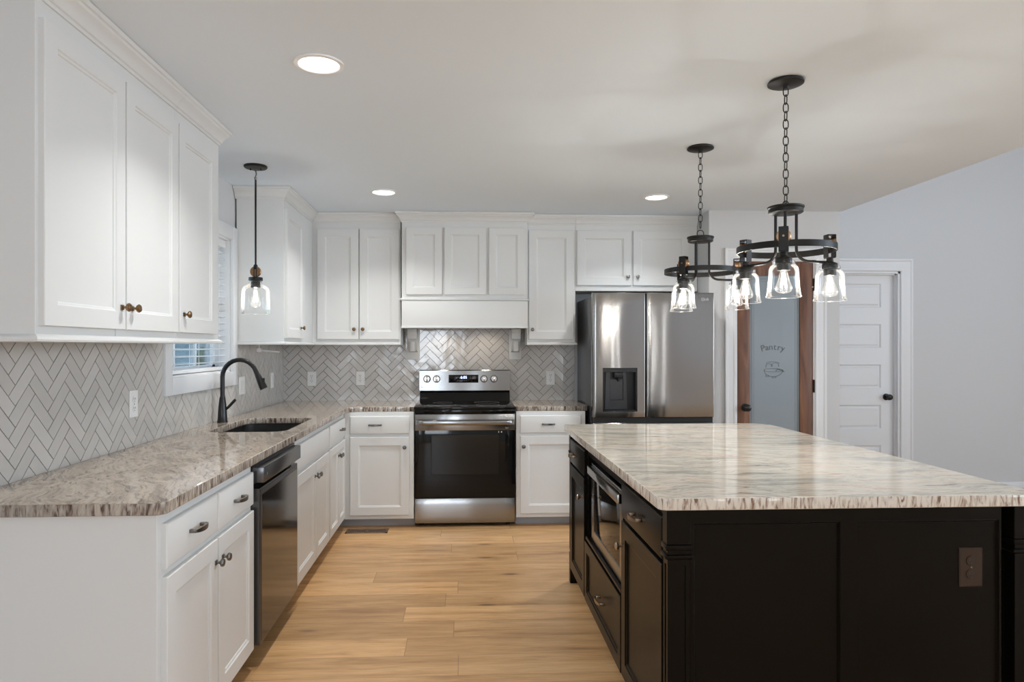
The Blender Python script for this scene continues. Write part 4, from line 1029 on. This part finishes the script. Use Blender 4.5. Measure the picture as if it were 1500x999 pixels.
m.build('etched_emblem', 'etch', gl)
def doorknob(x, y, z, parent, s=1.):
    m = MB(); m.lathe([(0, 0), (.032*s, 0), (.031*s, -.005), (.014*s, -.009), (.011*s, -.03), (.022*s, -.036), (.029*s, -.048), (.026*s, -.062), (.012*s, -.069), (0, -.070)], 28, (x, y, z), 'y')
    return m.build('door_knob', 'faucet', parent)
doorknob(2.212, py, .893, pd)
for z in (.20, 1.060, 1.86):
    m = MB(); m.box(pb-.001, py-.006, z-.05, pb+.012, py+.004, z+.05, .001, 1); m.tube([(pb+.006, py-.006, z-.05), (pb+.006, py-.006, z+.05)], .005, 8); m.build('hinge', 'bronze', pd)
m = MB(); m.lathe([(0, -.012), (.004, -.012), (.004, 0)], 10, (2.752, py, 1.842), 'y'); m.build('door_stop', 'plate', pd)
# panel door in the far wall
tr = casing(GX0, GX1, GZ, FY, .115, 'trim_2', 'white casing around the far panel door')
m = MB(); m.box(GX0, FY, 0, GX0+.02, FY+.10, GZ); m.box(GX1-.02, FY, 0, GX1, FY+.10, GZ); m.box(GX0, FY, GZ-.02, GX1, FY+.10, GZ); m.box(GX1-.032, FY+.03, 0, GX1-.02, FY+.055, GZ-.02); m.box(GX0+.02, FY+.03, GZ-.032, GX1-.02, FY+.055, GZ-.02); m.build('jamb', 'trimw', tr, smooth=False)
ga, gb, gy = GX0+.022, GX1-.022, FY+.056
m = MB(); st = .125
m.box(ga, gy+.012, .01, gb, gy+.040, GZ-.022)
m.box(ga, gy, .01, ga+st, gy+.012, GZ-.022); m.box(gb-st, gy, .01, gb, gy+.012, GZ-.022)
tops = [1.955, 1.580, 1.205, .830, .455]; bots = [1.735, 1.360, .985, .610, .235]
zz = [GZ-.022]+[v for p in zip(tops, bots) for v in p]+[.01]
for i in range(0, len(zz), 2): m.box(ga+st, gy, zz[i+1], gb-st, gy+.012, zz[i])
for a, b in zip(bots, tops):
    m.rects(ga+st, gb-st, a, b, [(0, gy), (.010, gy+.010), (.020, gy+.010), (.032, gy+.004)], back=False)
gd = struct(m.build('door_2', 'trimw', ang=12), 'white five panel door in the far grey wall', 'door')
doorknob(3.922, gy, .905, gd)

# ------------------------------------------------------------------ recessed lights
def can():
    t = thing('recessed_light', '', 'ceiling light', (0, 0, CH), 0, 'recessed ceiling lights')
    m = MB(); m.lathe([(.093, -.0005), (.092, -.006), (.078, -.008), (.074, -.004), (.074, -.0005)], 40, close=True); m.build('trim_ring', 'reflector', t)
    m = MB(); m.lathe([(0, -.0035), (.04, -.0035), (.0745, -.0030), (.0745, -.001), (0, -.001)], 40); m.build('diffuser', 'lens', t)
    l = bpy.data.lights.new('lamp', 'AREA'); l.shape = 'DISK'; l.size = .14; l.energy = CAN; l.spread = R(124); l.color = (1, .985, .965)
    lo = bpy.data.objects.new('lamp', l); COL.objects.link(lo); lo.location = (0, 0, -.010); lo.parent = t
    return t
c0 = can(); c0.location = (-.545, 2.609, CH); c0['label'] = 'round recessed ceiling light at the upper left, nearest one'
dup(c0, (-.551, 4.75, CH), 0, 'round recessed ceiling light above the cabinets left of the hood', 'recessed ceiling lights')
dup(c0, (1.375, 4.812, CH), 0, 'round recessed ceiling light above the refrigerator', 'recessed ceiling lights')
dup(c0, (-.545, -1.1, CH), 0, 'round recessed ceiling light over the viewer on the left', 'recessed ceiling lights')  # this pair is added out of view for more light
dup(c0, (1.375, -1.1, CH), 0, 'round recessed ceiling light over the viewer on the right', 'recessed ceiling lights')

# ------------------------------------------------------------------ lamp pieces
def bell(m, r0, r1, h, z0, t=.0025, neck=.8, bead=True):
    """glass shade hanging from z0: neck of radius r0, wall to r1 at the open bottom, h tall"""
    prof = [(r0*neck, z0), (r0*neck+.002, z0-.006), (r0*neck, z0-.012), (r0*.98, z0-.020), (r0*1.14, z0-.030), (r0*1.22, z0-.044), (r0*1.25, z0-h*.5), (r1*.97, z0-h*.9), (r1, z0-h*.97)]
    if bead: prof += [(r1+.0025, z0-h*.975), (r1+.003, z0-h+.001), (r1, z0-h)]
    m.lathe(prof, 40)
def bulb(m, z0, h, r):
    m.lathe([(r*.36, z0), (r*.40, z0-h*.08), (r*.62, z0-h*.4), (r*.92, z0-h*.68), (r, z0-h*.80), (r*.88, z0-h*.92), (r*.5, z0-h*.985), (0, z0-h)], 24)
def filam(m, z0, z1, r):
    for k in range(4):
        a = PI/4+k*PI/2; m.tube([(r*.35*math.cos(a), r*.35*math.sin(a), z0), (r*math.cos(a), r*math.sin(a), z1), ], .0028, 6)
def link_chain(z0, z1, w_=.0105, ln=.040, r=.0021):
    m = MB(); n = max(1, round((z0-z1)/(ln-.006))); st = (z0-z1)/n; h = st/2+.003
    for k in range(n):
        zc = z0-st*(k+.5); ax = k % 2; P = []
        for q in range(16):
            a = 2*PI*q/16; u = w_*math.cos(a); v = h*math.sin(a)
            v = math.copysign(abs(math.sin(a))**.7, math.sin(a))*h
            P.append((u, 0, zc+v) if ax == 0 else (0, u, zc+v))
        m.tube(P, r, 6, closed=True)
    return m
# small pendant over the sink
pz = 1.566
p = thing('pendant_light', 'small black pendant with a clear glass jar shade over the sink', 'pendant light', (-1.228, 4.104, pz))
T0 = CH-pz
m = MB(); m.lathe([(0, T0), (.066, T0), (.067, T0-.008), (.062, T0-.014), (.012, T0-.018), (0, T0-.018)], 36); m.lathe([(0, T0-.012), (.004, T0-.013), (.004, T0-.026), (0, T0-.027)], 8, (.030, 0, 0)); m.lathe([(0, T0-.012), (.004, T0-.013), (.004, T0-.026), (0, T0-.027)], 8, (-.030, 0, 0)); m.build('canopy', 'bronze', p)
m = MB(); m.lathe([(.009, T0-.016), (.009, T0-.028), (.005, T0-.032)], 12); m.tube([(0, .004, T0-.03), (.004, 0, T0-.05), (0, -.002, T0-.066)], .0035, 8); m.lathe([(0, T0-.062), (.008, T0-.068), (.008, T0-.076), (.005, T0-.084), (0, T0-.084)], 12); m.build('swivel', 'pewter', p)
m = MB(); m.tube([(0, 0, T0-.08), (0, 0, .285)], .0055, 10); m.lathe([(0, .29), (.010, .29), (.010, .262), (0, .262)], 12); m.build('stem', 'bronze', p)
m = MB(); m.box(-.009, -.012, .212, -.005, .012, .285, .001, 1); m.box(.005, -.012, .212, .009, .012, .285, .001, 1); m.box(-.009, -.012, .281, .009, .012, .285); m.build('bracket', 'bronze', p)
m = MB(); m.lathe([(0, -.008), (.029, -.008), (.032, -.005), (.028, 0), (.032, .005), (.029, .008), (0, .008)], 28, (0, 0, .248), 'y'); m.build('roller', 'copper', p)
m = MB(); m.lathe([(0, .214), (.040, .214), (.041, .196), (.036, .194), (0, .194)], 32); m.lathe([(0, .19), (.026, .19), (.028, .155), (.02, .150), (0, .150)], 24); m.build('socket', 'bronze', p)
m = MB(); m.lathe([(.034, .194), (.036, .188), (.036, .180), (.044, .172), (.062, .162), (.074, .150), (.079, .135), (.081, .09), (.083, .03), (.085, .006), (.087, .002), (.085, 0)], 44); m.build('glass_shade', 'glass', p)
m = MB(); bulb(m, .152, .115, .031); bb = m.build('bulb', 'bulbglass', p)
m = MB(); filam(m, .135, .070, .012); m.build('filament', 'filament', bb)
def plight(parent, loc, e):
    l = bpy.data.lights.new('bulb_glow', 'POINT'); l.energy = e; l.color = (1, .98, .955); l.shadow_soft_size = .008
    o = bpy.data.objects.new('bulb_glow', l); COL.objects.link(o); o.location = loc; o.parent = parent; return o
plight(p, (0, 0, .095), BULB)

# chandeliers: z origin = ring centre height
def chandelier(name_label, rot0):
    c = thing('chandelier', name_label, 'chandelier', (0, 0, 0), 0, 'chandeliers over the island')
    return c
CZ = 1.762; RR = .186
def make_chandelier(label, loc, a0, hub_z=.160, loop=False):
    c = thing('chandelier', label, 'chandelier', loc, 0, 'chandeliers over the island')
    T0 = CH-loc[2]
    m = MB(); m.lathe([(0, T0), (.066, T0), (.070, T0-.006), (.069, T0-.012), (.060, T0-.016), (.012, T0-.020), (.008, T0-.030), (0, T0-.030)], 40); m.build('canopy', 'bronze', c)
    tz = hub_z+.016+(.045 if loop else .012)
    m = link_chain(T0-.024, tz); m.build('chain', 'bronze', c)
    m = MB(); lr = .018 if loop else .011
    P = [(lr*math.cos(2*PI*k/18), 0, hub_z+.013+lr+lr*math.sin(2*PI*k/18)) for k in range(18)]; m.tube(P, .0025, 8, closed=True); m.build('hanging_ring', 'bronze', c)
    m = MB(); m.lathe([(0, hub_z+.014), (.066, hub_z+.014), (.070, hub_z+.012), (.070, hub_z+.006), (.066, hub_z+.002), (.066, hub_z-.012), (.060, hub_z-.016), (0, hub_z-.016)], 40); m.build('hub', 'bronze', c)
    m = MB(); ro, ri, h = RR+.0025, RR-.0025, .0128; m.lathe([(ro, -h), (ro, h), (ri, h), (ri, -h)], 72, close=True); m.build('ring', 'bronze', c)
    for k in range(3):
        a = a0+k*2*PI/3; ca, sa = math.cos(a), math.sin(a)
        def L(r_, z, s=0.): return (r_*ca-s*sa, r_*sa+s*ca, z)
        m = MB(); pts = [L(.045, hub_z-.012), L(.045, .05), L(.045, .0)]
        for q in range(1, 9):
            t = q/8*PI/2; pts.append(L(.045+.055*(1-math.cos(t)), -.055*math.sin(t)*.85-.0))
        pts += [L(.13, -.049), L(RR-.010, -.050)]
        m.tube(pts, .0060, 10); m.build('arm', 'bronze', c)
        Xf = Matrix.Translation(Vector((RR*ca, RR*sa, 0))) @ Matrix.Rotation(a, 4, 'Z')
        m = MB(); m.X = Xf       # strap loop straddling the ring; local x radial
        hx, tw, tp = .0150, .0175, .062
        m.box(-hx-.0025, -tw, -.030, -hx, tw, tp, .0008, 1); m.box(hx, -tw, -.030, hx+.0025, tw, tp, .0008, 1); m.box(-hx-.0025, -tw, tp-.0025, hx+.0025, tw, tp, .0008, 1); m.box(-hx, -tw, -.033, hx, tw, -.030)
        m.build('strap', 'bronze', c)
        m = MB(); m.X = Xf; m.lathe([(0, -.0148), (.024, -.0148), (.0265, -.011), (.0225, -.004), (.0225, .004), (.0265, .011), (.024, .0148), (0, .0148)], 28, (0, 0, .026), 'x'); m.tube([(-.022, 0, .026), (.022, 0, .026)], .004, 8); m.build('roller', 'copper', c)
        m = MB(); m.X = Xf; m.lathe([(0, -.030), (.012, -.030), (.014, -.048), (.028, -.054), (.030, -.060), (.030, -.076), (.026, -.078), (.024, -.078), (.024, -.102), (.022, -.104), (0, -.104)], 28); m.build('socket', 'bronze', c)
        m = MB(); m.X = Xf; m.lathe([(.036, -.064), (.0395, -.067), (.0405, -.073), (.039, -.079), (.043, -.083), (.050, -.091), (.0535, -.103), (.0545, -.130), (.0570, -.170), (.0600, -.196), (.0635, -.200), (.064, -.204), (.061, -.206), (.0592, -.203)], 44); m.build('glass_shade', 'glass', c)
        m = MB(); m.X = Xf; bulb(m, -.100, .090, .031); bb = m.build('bulb', 'bulbglass', c)
        m = MB(); m.X = Xf; filam(m, -.112, -.168, .012); m.build('filament', 'filament', bb)
        plight(c, Xf @ Vector((0, 0, -.142)), BULB)
    return c
make_chandelier('black ring chandelier with three glass shades, the nearer and larger of the two', (1.297, 2.69, CZ), R(-118))
make_chandelier('black ring chandelier with three glass shades, the farther one in front of the refrigerator', (1.268, 3.60, CZ+.012), R(-136), hub_z=.172, loop=True)
